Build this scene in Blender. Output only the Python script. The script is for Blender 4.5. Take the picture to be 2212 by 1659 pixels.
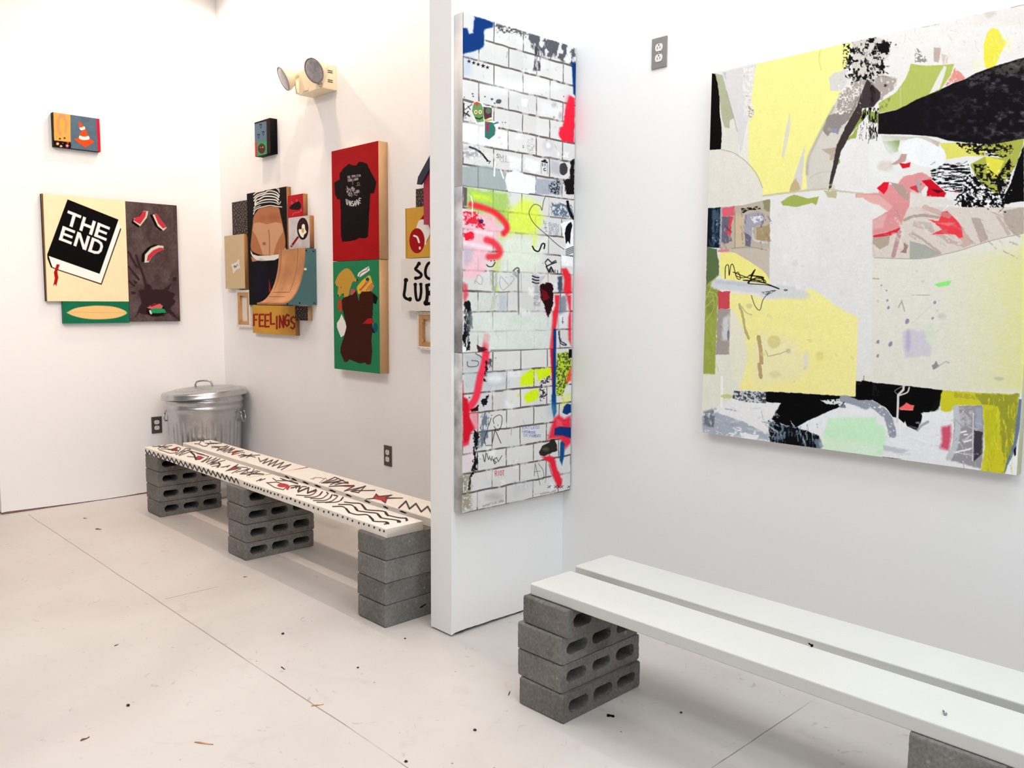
import bpy, bmesh, math, random
import numpy as np
from mathutils import Vector, Matrix

for o in list(bpy.data.objects): bpy.data.objects.remove(o)
S = bpy.context.scene
COL = S.collection
PI = math.pi

# ------------------------------------------------------------------ camera
FPX = 1824.27
CAMP = np.array([1.3412, -2.7104, 1.3263])
YAW, PITCH, ROLL = 0.8070, 0.0973, 0.0069
def cam_axes():
    cy, sy, cp, sp = math.cos(YAW), math.sin(YAW), math.cos(PITCH), math.sin(PITCH)
    f = np.array([-sy*cp, cy*cp, -sp]); r = np.array([cy, sy, 0.0]); u = np.cross(r, f)
    return r*math.cos(ROLL)+u*math.sin(ROLL), -r*math.sin(ROLL)+u*math.cos(ROLL), f
CR, CU, CF = cam_axes()
cd = bpy.data.cameras.new('camera'); cam = bpy.data.objects.new('camera', cd); COL.objects.link(cam)
cd.sensor_fit = 'HORIZONTAL'; cd.sensor_width = 36.0; cd.lens = FPX/2212*36.0; cd.clip_start = 0.05
cam.matrix_world = Matrix(((CR[0], CU[0], -CF[0], CAMP[0]), (CR[1], CU[1], -CF[1], CAMP[1]), (CR[2], CU[2], -CF[2], CAMP[2]), (0, 0, 0, 1)))
S.camera = cam

# ------------------------------------------------------------------ light
S.view_settings.view_transform = 'Standard'; S.view_settings.look = 'None'
S.view_settings.gamma = 1.0; S.view_settings.use_curve_mapping = False
S.view_settings.exposure = 0.05
w = bpy.data.worlds.new('daylight'); S.world = w; w.use_nodes = True
w.node_tree.nodes['Background'].inputs[0].default_value = (0.93, 0.965, 1.0, 1)
w.node_tree.nodes['Background'].inputs[1].default_value = 0.2
def area(name, loc, rot, sx, sy, power, col):
    l = bpy.data.lights.new(name, 'AREA'); l.shape = 'RECTANGLE'; l.size = sx; l.size_y = sy; l.energy = power; l.color = col
    o = bpy.data.objects.new(name, l); o.location = loc; o.rotation_euler = rot; COL.objects.link(o); return o
def spot(name, loc, aim, power, col, deg=155, blend=0.35, r=0.05):
    l = bpy.data.lights.new(name, 'SPOT'); l.energy = power; l.color = col; l.spot_size = math.radians(deg); l.spot_blend = blend; l.shadow_soft_size = r
    o = bpy.data.objects.new(name, l); o.location = loc
    o.rotation_euler = (Vector(aim)-Vector(loc)).to_track_quat('-Z', 'Y').to_euler(); COL.objects.link(o); return o
area('daylight_panel_right', (0.6, -0.78, 3.58), (0, 0, 0), 2.8, 1.2, 45, (0.91, 0.955, 1.0))
area('window_light', (3.1, -2.2, 2.75), (0, math.radians(78), 0), 1.5, 2.6, 54, (0.80, 0.91, 1.0))
area('fill_front_right', (0.6, -3.2, 3.3), (math.radians(25), 0, 0), 1.6, 1.0, 23, (0.96, 0.98, 1.0))  # added fill light, lifts the faces turned towards the camera side
area('fill_front_left', (-2.4, -2.6, 3.58), (0, 0, 0), 2.6, 0.6, 42, (1.0, 0.85, 0.77))  # added warm fill light for end faces and the left floor
wall_fill = area('left_wall_fill', (-1.9, -2.5, 3.2), (0, 0, 0), 0.5, 0.5, 5.0, (1.0, 0.84, 0.76))  # added soft light, only there to brighten the left wall
wall_fill.rotation_euler = (Vector((-4.49, -0.75, 0.8))-wall_fill.location).to_track_quat('-Z', 'Y').to_euler(); wall_fill.data.spread = math.radians(75)
for nm, x, e in (('downlight_far', -3.86, 46), ('downlight_middle', -2.78, 35), ('downlight_near', -1.75, 26)):
    spot(nm, (x, -0.42, 3.52), (x, -0.42, 0), e, (1.0, 0.82, 0.68), 156, 0.35, 0.03)

# ------------------------------------------------------------------ materials
def s2l(c): 
    return tuple((x/12.92 if x <= 0.04045 else ((x+0.055)/1.055)**2.4) for x in [v/255.0 for v in c])
MATS = {}
def mat(name, rgb, rough=0.6, metal=0.0, var=0.0, scale=6.0, bump=0.0, bscale=60.0, attr=None, rgb2=None, detail=6):
    if name in MATS: return MATS[name]
    m = bpy.data.materials.new(name); m.use_nodes = True; nt = m.node_tree; N = nt.nodes; L = nt.links
    b = N['Principled BSDF']; b.inputs['Roughness'].default_value = rough; b.inputs['Metallic'].default_value = metal
    tc = N.new('ShaderNodeTexCoord')
    if attr:
        a = N.new('ShaderNodeAttribute'); a.attribute_name = attr; L.new(a.outputs['Color'], b.inputs['Base Color'])
    else:
        c = s2l(rgb); c2 = s2l(rgb2) if rgb2 else tuple(max(0, x*(1-var)) for x in c)
        n = N.new('ShaderNodeTexNoise'); n.inputs['Scale'].default_value = scale; n.inputs['Detail'].default_value = detail
        r = N.new('ShaderNodeValToRGB'); r.color_ramp.elements[0].color = (*c2, 1); r.color_ramp.elements[1].color = (*c, 1)
        r.color_ramp.elements[0].position = 0.3; r.color_ramp.elements[1].position = 0.65
        L.new(tc.outputs['Object'], n.inputs['Vector']); L.new(n.outputs['Fac'], r.inputs['Fac']); L.new(r.outputs['Color'], b.inputs['Base Color'])
    if bump:
        n2 = N.new('ShaderNodeTexNoise'); n2.inputs['Scale'].default_value = bscale; n2.inputs['Detail'].default_value = 8
        bp = N.new('ShaderNodeBump'); bp.inputs['Strength'].default_value = bump; bp.inputs['Distance'].default_value = 0.004
        L.new(tc.outputs['Object'], n2.inputs['Vector']); L.new(n2.outputs['Fac'], bp.inputs['Height']); L.new(bp.outputs['Normal'], b.inputs['Normal'])
    MATS[name] = m; return m
M_WALL = mat('painted_drywall', (245, 244, 243), 0.75, 0, 0.015, 1.5, 0.04, 180)
M_DARK = mat('dark_gap', (60, 45, 42), 0.9, 0, 0.5, 20)
def matte(m, v=.15):
    m.node_tree.nodes['Principled BSDF'].inputs['Specular IOR Level'].default_value = v; return m
M_PAINT = mat('artist_paint', None, 0.55, attr='paint', bump=0.15, bscale=90)
M_BOARD = mat('painted_board', None, 0.5, attr='paint', bump=0.12, bscale=60); matte(M_PAINT, .06); matte(M_BOARD, .25)
M_CEIL = mat('ceiling_paint', (236, 234, 230), 0.8, 0, 0.02, 2)
M_WHITE_WOOD = mat('white_painted_wood', (214, 214, 209), 0.42, 0, 0.05, 3, 0.12, 40)
M_SIDE_DARK = mat('dark_panel_edge', (70, 38, 34), 0.7, 0, 0.3, 20)
M_PLY = mat('pale_plywood_edge', (214, 172, 126), 0.6, 0, 0.12, 12, 0.1, 80)
M_PLY2 = mat('amber_wood_edge', (176, 122, 70), 0.6, 0, 0.2, 14, 0.1, 80)
M_BLACK = mat('black_paint', (14, 12, 14), 0.6, 0, 0.2, 10)
matte(M_BLACK, .1); matte(M_SIDE_DARK)
M_GREENEDGE = mat('green_edge', (40, 95, 75), 0.6, 0, 0.2, 10)
M_CANVAS = mat('raw_canvas', (232, 226, 216), 0.8, 0, 0.05, 10, 0.2, 300)

# floor: worn white paint over concrete, saw-cut joints and specks
def floor_mat():
    m = bpy.data.materials.new('painted_concrete_floor'); m.use_nodes = True; nt = m.node_tree; N = nt.nodes; L = nt.links
    b = N['Principled BSDF']; b.inputs['Roughness'].default_value = 0.5; b.inputs['Specular IOR Level'].default_value = 0.3
    tc = N.new('ShaderNodeTexCoord'); sep = N.new('ShaderNodeSeparateXYZ'); L.new(tc.outputs['Object'], sep.inputs[0])
    def noise(sc, det=6, dist=0, off=0):
        n = N.new('ShaderNodeTexNoise'); n.inputs['Scale'].default_value = sc; n.inputs['Detail'].default_value = det; n.inputs['Distortion'].default_value = dist
        mp = N.new('ShaderNodeMapping'); mp.inputs['Location'].default_value = (off, off*1.7, 0)
        L.new(tc.outputs['Object'], mp.inputs[0]); L.new(mp.outputs[0], n.inputs['Vector']); return n.outputs['Fac']
    def ramp(v, stops):
        r = N.new('ShaderNodeValToRGB'); e = r.color_ramp.elements
        e[0].position, e[0].color = stops[0][0], (*s2l(stops[0][1]), 1); e[1].position, e[1].color = stops[-1][0], (*s2l(stops[-1][1]), 1)
        for p, c in stops[1:-1]: x = e.new(p); x.color = (*s2l(c), 1)
        L.new(v, r.inputs[0]); return r.outputs[0]
    def mth(op, a, b_=None, c=None, clamp=False):
        n = N.new('ShaderNodeMath'); n.operation = op; n.use_clamp = clamp
        for i, v in enumerate((a, b_, c)):
            if v is None: continue
            if isinstance(v, (int, float)): n.inputs[i].default_value = v
            else: L.new(v, n.inputs[i])
        return n.outputs[0]
    def mix(f, a, c):
        n = N.new('ShaderNodeMix'); n.data_type = 'RGBA'; L.new(f, n.inputs[0])
        for i, v in ((6, a), (7, c)):
            if isinstance(v, tuple): n.inputs[i].default_value = (*s2l(v), 1)
            else: L.new(v, n.inputs[i])
        return n.outputs[2]
    base = ramp(noise(1.1, 8, 0.6), [(0.3, (202, 196, 191)), (0.5, (212, 206, 201)), (0.7, (218, 213, 208))])
    dirt = mth('MULTIPLY', mth('SMOOTH_MIN', mth('MULTIPLY', mth('SUBTRACT', noise(7, 10, 1.2, 5), 0.62), 6, clamp=True), 1, 0), 0.22)
    c = mix(dirt, base, (170, 160, 150))
    d2 = mth('MULTIPLY', mth('MULTIPLY', mth('SUBTRACT', noise(16, 8, 2.0, 8), 0.66), 14, clamp=True), 0.38); c = mix(d2, c, (150, 136, 126))
    d3 = mth('MULTIPLY', mth('MULTIPLY', mth('SUBTRACT', noise(0.9, 5, 0.4, 14), 0.52), 5, clamp=True), 0.16); c = mix(d3, c, (200, 176, 164))
    # tiny dark specks
    sp = N.new('ShaderNodeTexVoronoi'); sp.inputs['Scale'].default_value = 9.0; L.new(tc.outputs['Object'], sp.inputs['Vector'])
    sel = N.new('ShaderNodeSeparateColor'); L.new(sp.outputs['Color'], sel.inputs[0])
    spk = mth('MULTIPLY', mth('LESS_THAN', sp.outputs['Distance'], 0.032), mth('GREATER_THAN', sel.outputs[0], 0.6))
    c = mix(mth('MULTIPLY', spk, 0.7), c, (95, 85, 78))
    def joint(axis, pos, wdt, lo, hi, oaxis, thr=0.42):
        d = mth('ABSOLUTE', mth('SUBTRACT', mth('ADD', sep.outputs[axis], mth('MULTIPLY', mth('SUBTRACT', noise(3, 2, 0, 9), 0.5), 0.012)), pos))
        m1 = mth('LESS_THAN', d, wdt)
        m2 = mth('MULTIPLY', mth('GREATER_THAN', sep.outputs[oaxis], lo), mth('LESS_THAN', sep.outputs[oaxis], hi))
        m3 = mth('MULTIPLY', mth('SUBTRACT', noise(2.6, 3, 0, 3+pos), thr), 9, clamp=True)
        return mth('MULTIPLY', mth('MULTIPLY', m1, m2), m3)
    c = mix(mth('MULTIPLY', joint(1, -1.333, 0.0019, -4.4, 3, 0, 0.33), 0.85), c, (128, 112, 102))
    c = mix(mth('MULTIPLY', joint(0, -2.35, 0.0019, -1.30, -1.06, 1, 0.2), 0.8), c, (100, 90, 80))
    c = mix(mth('MULTIPLY', joint(0, 0.08, 0.0017, -1.33, 0, 1, 0.42), 0.8), c, (100, 90, 82))
    L.new(c, b.inputs['Base Color'])
    bp = N.new('ShaderNodeBump'); bp.inputs['Strength'].default_value = 0.1; bp.inputs['Distance'].default_value = 0.003
    L.new(noise(25, 8), bp.inputs['Height']); L.new(bp.outputs[0], b.inputs['Normal'])
    return m
M_FLOOR = floor_mat()

def block_mat():
    m = bpy.data.materials.new('concrete_block'); m.use_nodes = True; nt = m.node_tree; N = nt.nodes; L = nt.links
    b = N['Principled BSDF']; b.inputs['Roughness'].default_value = 0.92; b.inputs['Specular IOR Level'].default_value = 0.15
    tc = N.new('ShaderNodeTexCoord'); oi = N.new('ShaderNodeObjectInfo')
    def noise(sc, det=8):
        n = N.new('ShaderNodeTexNoise'); n.noise_dimensions = '4D'; n.inputs['Scale'].default_value = sc; n.inputs['Detail'].default_value = det
        L.new(tc.outputs['Object'], n.inputs['Vector']); mm = N.new('ShaderNodeMath'); mm.operation = 'MULTIPLY'; mm.inputs[1].default_value = 37
        L.new(oi.outputs['Random'], mm.inputs[0]); L.new(mm.outputs[0], n.inputs['W']); return n.outputs['Fac']
    r = N.new('ShaderNodeValToRGB'); e = r.color_ramp.elements
    e[0].position = 0.38; e[0].color = (*s2l((106, 102, 97)), 1); e[1].position = 0.68; e[1].color = (*s2l((138, 135, 131)), 1)
    mixn = N.new('ShaderNodeMath'); mixn.operation = 'MULTIPLY_ADD'; mixn.inputs[1].default_value = 0.55; L.new(noise(110, 3), mixn.inputs[0])
    half = N.new('ShaderNodeMath'); half.operation = 'MULTIPLY'; half.inputs[1].default_value = 0.5; L.new(noise(8), half.inputs[0]); L.new(half.outputs[0], mixn.inputs[2]); L.new(mixn.outputs[0], r.inputs[0])
    r2 = N.new('ShaderNodeValToRGB'); e = r2.color_ramp.elements; e[0].position = 0.66; e[0].color = (0, 0, 0, 1); e[1].position = 0.78; e[1].color = (1, 1, 1, 1)
    L.new(noise(48, 6), r2.inputs[0])
    mx = N.new('ShaderNodeMix'); mx.data_type = 'RGBA'; L.new(r2.outputs[0], mx.inputs[0]); L.new(r.outputs[0], mx.inputs[6]); mx.inputs[7].default_value = (*s2l((178, 176, 172)), 1)
    hv = N.new('ShaderNodeHueSaturation'); mr = N.new('ShaderNodeMapRange'); mr.inputs[3].default_value = 0.86; mr.inputs[4].default_value = 1.12
    L.new(oi.outputs['Random'], mr.inputs[0]); L.new(mr.outputs[0], hv.inputs['Value']); L.new(mx.outputs[2], hv.inputs['Color']); L.new(hv.outputs[0], b.inputs['Base Color'])
    bp = N.new('ShaderNodeBump'); bp.inputs['Strength'].default_value = 0.8; bp.inputs['Distance'].default_value = 0.004
    L.new(noise(70, 10), bp.inputs['Height']); L.new(bp.outputs[0], b.inputs['Normal'])
    return m
M_BLOCK = block_mat()

# ------------------------------------------------------------------ mesh helpers
def tag(o, label=None, cat=None, group=None, kind=None):
    if label: o['label'] = label
    if cat: o['category'] = cat
    if group: o['group'] = group
    if kind: o['kind'] = kind
    return o
def empty(name, loc, rot=(0, 0, 0)):
    o = bpy.data.objects.new(name, None); o.empty_display_size = 0.05; o.location = loc; o.rotation_euler = rot; COL.objects.link(o); return o
def obj(name, me, mats=(), parent=None, smooth=False):
    if isinstance(me, bmesh.types.BMesh):
        bm = me; bmesh.ops.recalc_face_normals(bm, faces=bm.faces); me = bpy.data.meshes.new(name); bm.to_mesh(me); bm.free()
    for m in (mats if isinstance(mats, (list, tuple)) else [mats]): me.materials.append(m)
    if smooth:
        me.polygons.foreach_set('use_smooth', [True]*len(me.polygons))
    o = bpy.data.objects.new(name, me); COL.objects.link(o)
    if parent: o.parent = parent
    return o
def box(bm, a, b, mi=0, bevel=0):
    v = [bm.verts.new((x, y, z)) for x in (a[0], b[0]) for y in (a[1], b[1]) for z in (a[2], b[2])]
    F = [bm.faces.new([v[i] for i in q]) for q in ((0, 1, 3, 2), (4, 6, 7, 5), (0, 4, 5, 1), (2, 3, 7, 6), (0, 2, 6, 4), (1, 5, 7, 3))]
    for f in F: f.material_index = mi
    if bevel:
        es = list({e for f in F for e in f.edges})
        r = bmesh.ops.bevel(bm, geom=es, offset=bevel, segments=2, profile=0.6, affect='EDGES')
        for f in r['faces']: f.material_index = mi
    return F
def newbox(name, a, b, m, parent=None, bevel=0):
    bm = bmesh.new(); box(bm, a, b, 0, bevel); return obj(name, bm, m, parent)
def prism(bm, pts, axis, a, b, mi=0):
    """extrude a 2D outline along an axis"""
    def P(p, d):
        q = list(p); q.insert(axis, d); return q
    A = [bm.verts.new(P(p, a)) for p in pts]; B = [bm.verts.new(P(p, b)) for p in pts]
    fs = [bm.faces.new(A), bm.faces.new(B[::-1])]
    n = len(pts)
    for i in range(n): fs.append(bm.faces.new((A[i], B[i], B[(i+1) % n], A[(i+1) % n])))
    for f in fs: f.material_index = mi
    return fs
def lathe(bm, prof, segs=48, mod=None, mi=0):
    rings = []
    for (r, z) in prof:
        ring = []
        for k in range(segs):
            t = 2*PI*k/segs; rr = r if mod is None else mod(r, z, t)
            ring.append(bm.verts.new((rr*math.cos(t), rr*math.sin(t), z)))
        rings.append(ring)
    for a, b in zip(rings, rings[1:]):
        for k in range(segs):
            f = bm.faces.new((a[k], a[(k+1) % segs], b[(k+1) % segs], b[k])); f.material_index = mi; f.smooth = True
    return rings
def tube(bm, pts, r, segs=10, cap=True):
    pts = [Vector(p) for p in pts]; rings = []
    up = Vector((0.13, 0.2, 0.97)).normalized()
    for i, p in enumerate(pts):
        d = (pts[min(i+1, len(pts)-1)]-pts[max(i-1, 0)]).normalized()
        a = d.cross(up)
        if a.length < 1e-3: a = d.cross(Vector((1, 0, 0)))
        a.normalize(); b = d.cross(a)
        rr = r[i] if isinstance(r, (list, tuple)) else r
        rings.append([bm.verts.new(p+rr*(math.cos(2*PI*k/segs)*a+math.sin(2*PI*k/segs)*b)) for k in range(segs)])
    for a, b in zip(rings, rings[1:]):
        for k in range(segs):
            f = bm.faces.new((a[k], a[(k+1) % segs], b[(k+1) % segs], b[k])); f.smooth = True
    if cap: bm.faces.new(rings[0][::-1]); bm.faces.new(rings[-1])

# ------------------------------------------------------------------ the setting
LW = -4.4926           # left wall plane x
PX0, PX1, PY = -1.288, -1.158, -0.640     # partition
CEILZ = 3.62
tag(newbox('floor', (-9.0, -7.0, -0.1), (5.0, 0.12, 0.0), M_FLOOR), kind='structure')
tag(newbox('ceiling', (-9.0, -4.4, CEILZ), (3.2, 0.12, CEILZ+0.1), M_CEIL), kind='structure')
tag(newbox('wall_back', (LW-0.12, 0.0, 0.0), (3.2, 0.12, CEILZ), M_WALL), kind='structure')
def ragged_wall(name, x0, x1, y0, y1, gap=0.011, inset=0.014, seed=1, sill=None):
    """drywall whose lower edge stops a ragged centimetre above the slab, dark sill behind"""
    rnd = random.Random(seed); bm = bmesh.new()
    loop = []
    def seg(a, b, n):
        for i in range(n): loop.append((a[0]+(b[0]-a[0])*i/n, a[1]+(b[1]-a[1])*i/n))
    nx = max(2, int((x1-x0)/0.02)); ny = max(2, int((y1-y0)/0.02))
    seg((x0, y0), (x1, y0), nx); seg((x1, y0), (x1, y1), ny); seg((x1, y1), (x0, y1), nx); seg((x0, y1), (x0, y0), ny)
    lo = []; 
    for i, p in enumerate(loop):
        z = gap*(0.75+0.35*math.sin(i*0.13)) + rnd.uniform(-0.003, 0.003)
        lo.append(bm.verts.new((p[0], p[1], max(0.002, z))))
    hi = [bm.verts.new((p[0], p[1], CEILZ)) for p in loop]; n = len(loop)
    for i in range(n): bm.faces.new((lo[i], lo[(i+1) % n], hi[(i+1) % n], hi[i]))
    bm.faces.new(lo[::-1]); bm.faces.new(hi)
    box(bm, (x0+inset, y0+inset, 0.0), (x1-inset, y1-inset, 0.02), 1)
    return tag(obj(name, bm, [M_WALL, sill or M_DARK]), kind='structure')
ragged_wall('wall_center', PX0, PX1, PY, 0.0, 0.010, 0.02, 3)
ragged_wall('wall_left', LW-0.12, LW, -1.455, 0.0, 0.016, 0.006, 5, mat('brown_sill', (150, 120, 108), .9, 0, .4, 14))
tag(newbox('wall_hallway', (-7.0, -2.9, 0.0), (-6.9, 0.12, CEILZ), M_WALL), kind='structure')

# ------------------------------------------------------------------ painting kit
_lat = {}
def vnoise(X, Y, seed=0):
    if seed not in _lat: _lat[seed] = np.random.RandomState(seed).rand(257, 257)
    G = _lat[seed]
    xi = np.floor(X).astype(int); yi = np.floor(Y).astype(int); fx = X-xi; fy = Y-yi
    fx = fx*fx*(3-2*fx); fy = fy*fy*(3-2*fy); xi %= 256; yi %= 256
    return (G[yi, xi]*(1-fx)+G[yi, xi+1]*fx)*(1-fy)+(G[yi+1, xi]*(1-fx)+G[yi+1, xi+1]*fx)*fy
def fbm(X, Y, seed=0, oct=4):
    s = 0; a = 0.5; t = 0
    for k in range(oct):
        s = s+a*vnoise(X*2**k, Y*2**k, seed+k*11); t += a; a *= 0.55
    return s/t
# every picture was measured from the photograph: the plan numbers below are sheet
# coordinates which the homography of the picture's own plane turns into metres
def sheet_xy(P):
    d = P-CAMP; z = d@CF
    return 1106+FPX*(d@CR)/z, 829.5-FPX*(d@CU)/z
FR = dict(A=(60, 380, .2049), B=(90, 220, .07837), C=(470, 380, .2170), C2=(590, 520, .1085), C3=(740, 340, .07835), C4=(720, 560, .0964),
          C5=(530, 400, .09643), D=(690, 280, .3255), E=(520, 110, .1507), F=(840, 330, .2715), G1=(960, 0, .25327), G2=(960, 390, .22912),
          G3=(960, 740, .23503), H1=(1500, 0, .28939), H2=(1840, 0, .28927), H3=(1500, 420, .34951), H4=(1840, 440, .37387), I1=(300, 930, .18085), I2=(620, 960, .25316), P=(0, 0, 1.0))
class Art:
    def __init__(s, O, U, V, nu, nv, base):
        u = np.linspace(0, 1, nu)[None, :, None]; v = np.linspace(0, 1, nv)[:, None, None]
        s.P = np.array(O)+u*np.array(U)+v*np.array(V); s.nu, s.nv = nu, nv
        s.X, s.Y = sheet_xy(s.P); s.c = np.empty((nv, nu, 3)); s.c[:] = base; s.f = 'P'
        s.sd = 1; s.auto = 0.0; s.er = 0.0
        s.tx = fbm(s.X/2.2, s.Y/3.4, 91, 3)+.8*fbm(s.X/11, s.Y/15, 92, 4)-.9; s.tx2 = fbm(s.X/16, s.Y/20, 93, 4)-.5
    def pts(s, p):
        x, y, k = FR[s.f]; a = np.array(p, float).reshape(-1, 2); return a*k+[x, y]
    def _win(s, p, m):
        x0, y0 = p.min(0)-m; x1, y1 = p.max(0)+m
        return np.nonzero((s.X > x0) & (s.X < x1) & (s.Y > y0) & (s.Y < y1))
    def _warp(s, I, rough, rs):
        X, Y = s.X[I], s.Y[I]
        if rough:
            s.sd += 3
            X = X+rough*2*(fbm(X/rs, Y/rs, s.sd, 3)-0.5); Y = Y+rough*2*(fbm(X/rs+9, Y/rs+5, s.sd+1, 3)-0.5)
        return X, Y
    def _put(s, I, m, col):
        if isinstance(col, tuple):
            col = np.array(col, float)
            if s.auto: col = np.clip(col*(1+s.auto*s.tx[I][:, None])+s.auto*s.tx2[I][:, None]*np.array([60, 40, 70])*(col.mean()/255), 0, 255)
        m = m[:, None]; s.c[I] = s.c[I]*(1-m)+col*m
    def mod(s, I, m, dry, streak):
        if dry:
            X, Y = s.X[I], s.Y[I]; s.sd += 5
            n = fbm(X/streak[0], Y/streak[1], s.sd, 4)
            m = m*np.clip((n-dry)*9+0.5, 0, 1)
        return m
    def _segd(s, X, Y, p, closed):
        d = np.full(X.shape, 1e9); n = len(p)
        for i in range(n if closed else n-1):
            a = p[i]; b = p[(i+1) % n]; e = b-a; L = e@e+1e-9
            t = np.clip(((X-a[0])*e[0]+(Y-a[1])*e[1])/L, 0, 1)
            d = np.minimum(d, (X-a[0]-t*e[0])**2+(Y-a[1]-t*e[1])**2)
        return np.sqrt(d)
    def fill(s, p, col, a=1.0, soft=0.7, rough=0.0, rs=6.0, dry=0, streak=(5, 5), mul=None):
        if rough < s.er: rough, rs = s.er, 4.0
        p = s.pts(p); I = s._win(p, soft+rough+1)
        if not len(I[0]): return
        X, Y = s._warp(I, rough, rs); ins = np.zeros(X.shape, bool); n = len(p)
        for i in range(n):
            (ax, ay), (bx, by) = p[i], p[(i+1) % n]
            if ay == by: continue
            c = ((ay > Y) != (by > Y)) & (X < (bx-ax)*(Y-ay)/(by-ay)+ax); ins ^= c
        d = s._segd(X, Y, p, True); d = np.where(ins, d, -d)
        m = np.clip(d/soft/2+0.5, 0, 1)*a
        m = s.mod(I, m, dry, streak)
        s._put(I, m, col)
    def line(s, p, col, wd, a=1.0, soft=0.6, rough=0.0, rs=6.0, dry=0, streak=(5, 5)):
        p = s.pts(p); wd = wd*FR[s.f][2] if s.f != 'P' else wd
        I = s._win(p, wd+soft+rough+1)
        if not len(I[0]): return
        X, Y = s._warp(I, rough, rs); d = wd/2-s._segd(X, Y, p, False)
        s._put(I, s.mod(I, np.clip(d/soft/2+0.5, 0, 1)*a, dry, streak), col)
    def curve(s, p, *k, **kw):
        s.line(spl(p), *k, **kw)
    def ell(s, cx, cy, rx, ry, col, ang=0, **kw):
        t = np.linspace(0, 2*PI, 25)[:-1]; ca, sa = math.cos(ang), math.sin(ang)
        s.fill(np.stack([cx+rx*np.cos(t)*ca-ry*np.sin(t)*sa, cy+rx*np.cos(t)*sa+ry*np.sin(t)*ca], 1), col, **kw)
    def flecks(s, n, box_, cols, r0, r1, seed=1, asp=1.0, a=.8):
        """stray flecks and scrapes inside a box of the current sheet"""
        rnd = np.random.RandomState(seed)
        for k in range(n):
            x = rnd.uniform(box_[0], box_[2]); y = rnd.uniform(box_[1], box_[3]); r = r0+(r1-r0)*rnd.rand()**2.5
            s.ell(x, y, r, r*rnd.uniform(.3, 1)*asp, cols[rnd.randint(len(cols))], ang=rnd.uniform(-1, 1), soft=.6, rough=.8, rs=2.5, a=a*rnd.uniform(.4, 1))
    def scrapes(s, n, box_, cols, ln, wd, ang=0.0, seed=1, a=.6):
        rnd = np.random.RandomState(seed)
        for k in range(n):
            x = rnd.uniform(box_[0], box_[2]); y = rnd.uniform(box_[1], box_[3]); t = ang+rnd.normal()*.35; l = ln*rnd.uniform(.3, 1)
            s.line([(x, y), (x+l*math.cos(t), y+l*math.sin(t))], cols[rnd.randint(len(cols))], wd*rnd.uniform(.5, 1.3), a=a*rnd.uniform(.4, 1), soft=.6, rough=1.0, rs=4, dry=.4, streak=(4, 4))
    def grain(s, amp, sx=6, sy=6, seed=3):
        n = fbm(s.X/sx, s.Y/sy, seed, 4)-0.5; s.c += (n*2*amp)[..., None]
    def text(s, txt, o, U, V, col, wd, gap=0.25, **kw):
        """single-stroke capitals along U, V is one letter height, U one letter width"""
        o = np.array(o, float); U = np.array(U, float); V = np.array(V, float)
        for i, ch in enumerate(txt):
            for st in GL.get(ch, []):
                s.line([tuple(o+U*(i*(1+gap)+x)+V*y) for x, y in st], col, wd, **kw)
def spl(p, n=8):
    p = np.array(p, float); q = [2*p[0]-p[1]]+list(p)+[2*p[-1]-p[-2]]; out = []
    for i in range(1, len(q)-2):
        for k in range(n):
            t = k/n; a, b, c, d = q[i-1], q[i], q[i+1], q[i+2]
            out.append(0.5*((2*b)+(c-a)*t+(2*a-5*b+4*c-d)*t*t+(3*b-a-3*c+d)*t**3))
    out.append(p[-1]); return out
GL = {'E': [[(1, 0), (0, 0), (0, 1), (1, 1)], [(0, .5), (.8, .5)]], 'A': [[(0, 1), (.5, 0), (1, 1)], [(.2, .62), (.8, .62)]], 'T': [[(0, 0), (1, 0)], [(.5, 0), (.5, 1)]],
      'L': [[(0, 0), (0, 1), (1, 1)]], 'S': [[(1, .1), (.6, 0), (.1, .12), (.1, .4), (.9, .6), (.9, .88), (.5, 1), (0, .9)]], 'H': [[(0, 0), (0, 1)], [(1, 0), (1, 1)], [(0, .5), (1, .5)]],
      'N': [[(0, 1), (0, 0), (1, 1), (1, 0)]], 'D': [[(0, 0), (0, 1), (.6, 1), (1, .7), (1, .3), (.6, 0), (0, 0)]], 'O': [[(.5, 0), (0, .3), (0, .7), (.5, 1), (1, .7), (1, .3), (.5, 0)]],
      'R': [[(0, 1), (0, 0), (.8, 0), (1, .25), (.7, .5), (0, .5)], [(.4, .5), (1, 1)]], 'M': [[(0, 1), (0, 0), (.5, .6), (1, 0), (1, 1)]], 'I': [[(.5, 0), (.5, 1)]], 'U': [[(0, 0), (0, .75), (.4, 1), (.8, .85), (1, .6), (1, 0)]],
      'B': [[(0, 0), (0, 1), (.7, 1), (1, .75), (.6, .5), (0, .5)], [(0, 0), (.6, 0), (.9, .25), (.6, .5)]], 'F': [[(1, 0), (0, 0), (0, 1)], [(0, .5), (.7, .5)]], 'G': [[(1, .1), (.5, 0), (0, .3), (0, .8), (.5, 1), (1, .85), (1, .5), (.55, .5)]],
      'W': [[(0, 0), (.25, 1), (.5, .4), (.75, 1), (1, 0)]], 'C': [[(1, .15), (.5, 0), (0, .3), (0, .75), (.5, 1), (1, .85)]], 'P': [[(0, 1), (0, 0), (.8, 0), (1, .25), (.7, .5), (0, .5)]], 'K': [[(0, 0), (0, 1)], [(1, 0), (0, .55), (1, 1)]], 'V': [[(0, 0), (.5, 1), (1, 0)]]}

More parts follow.
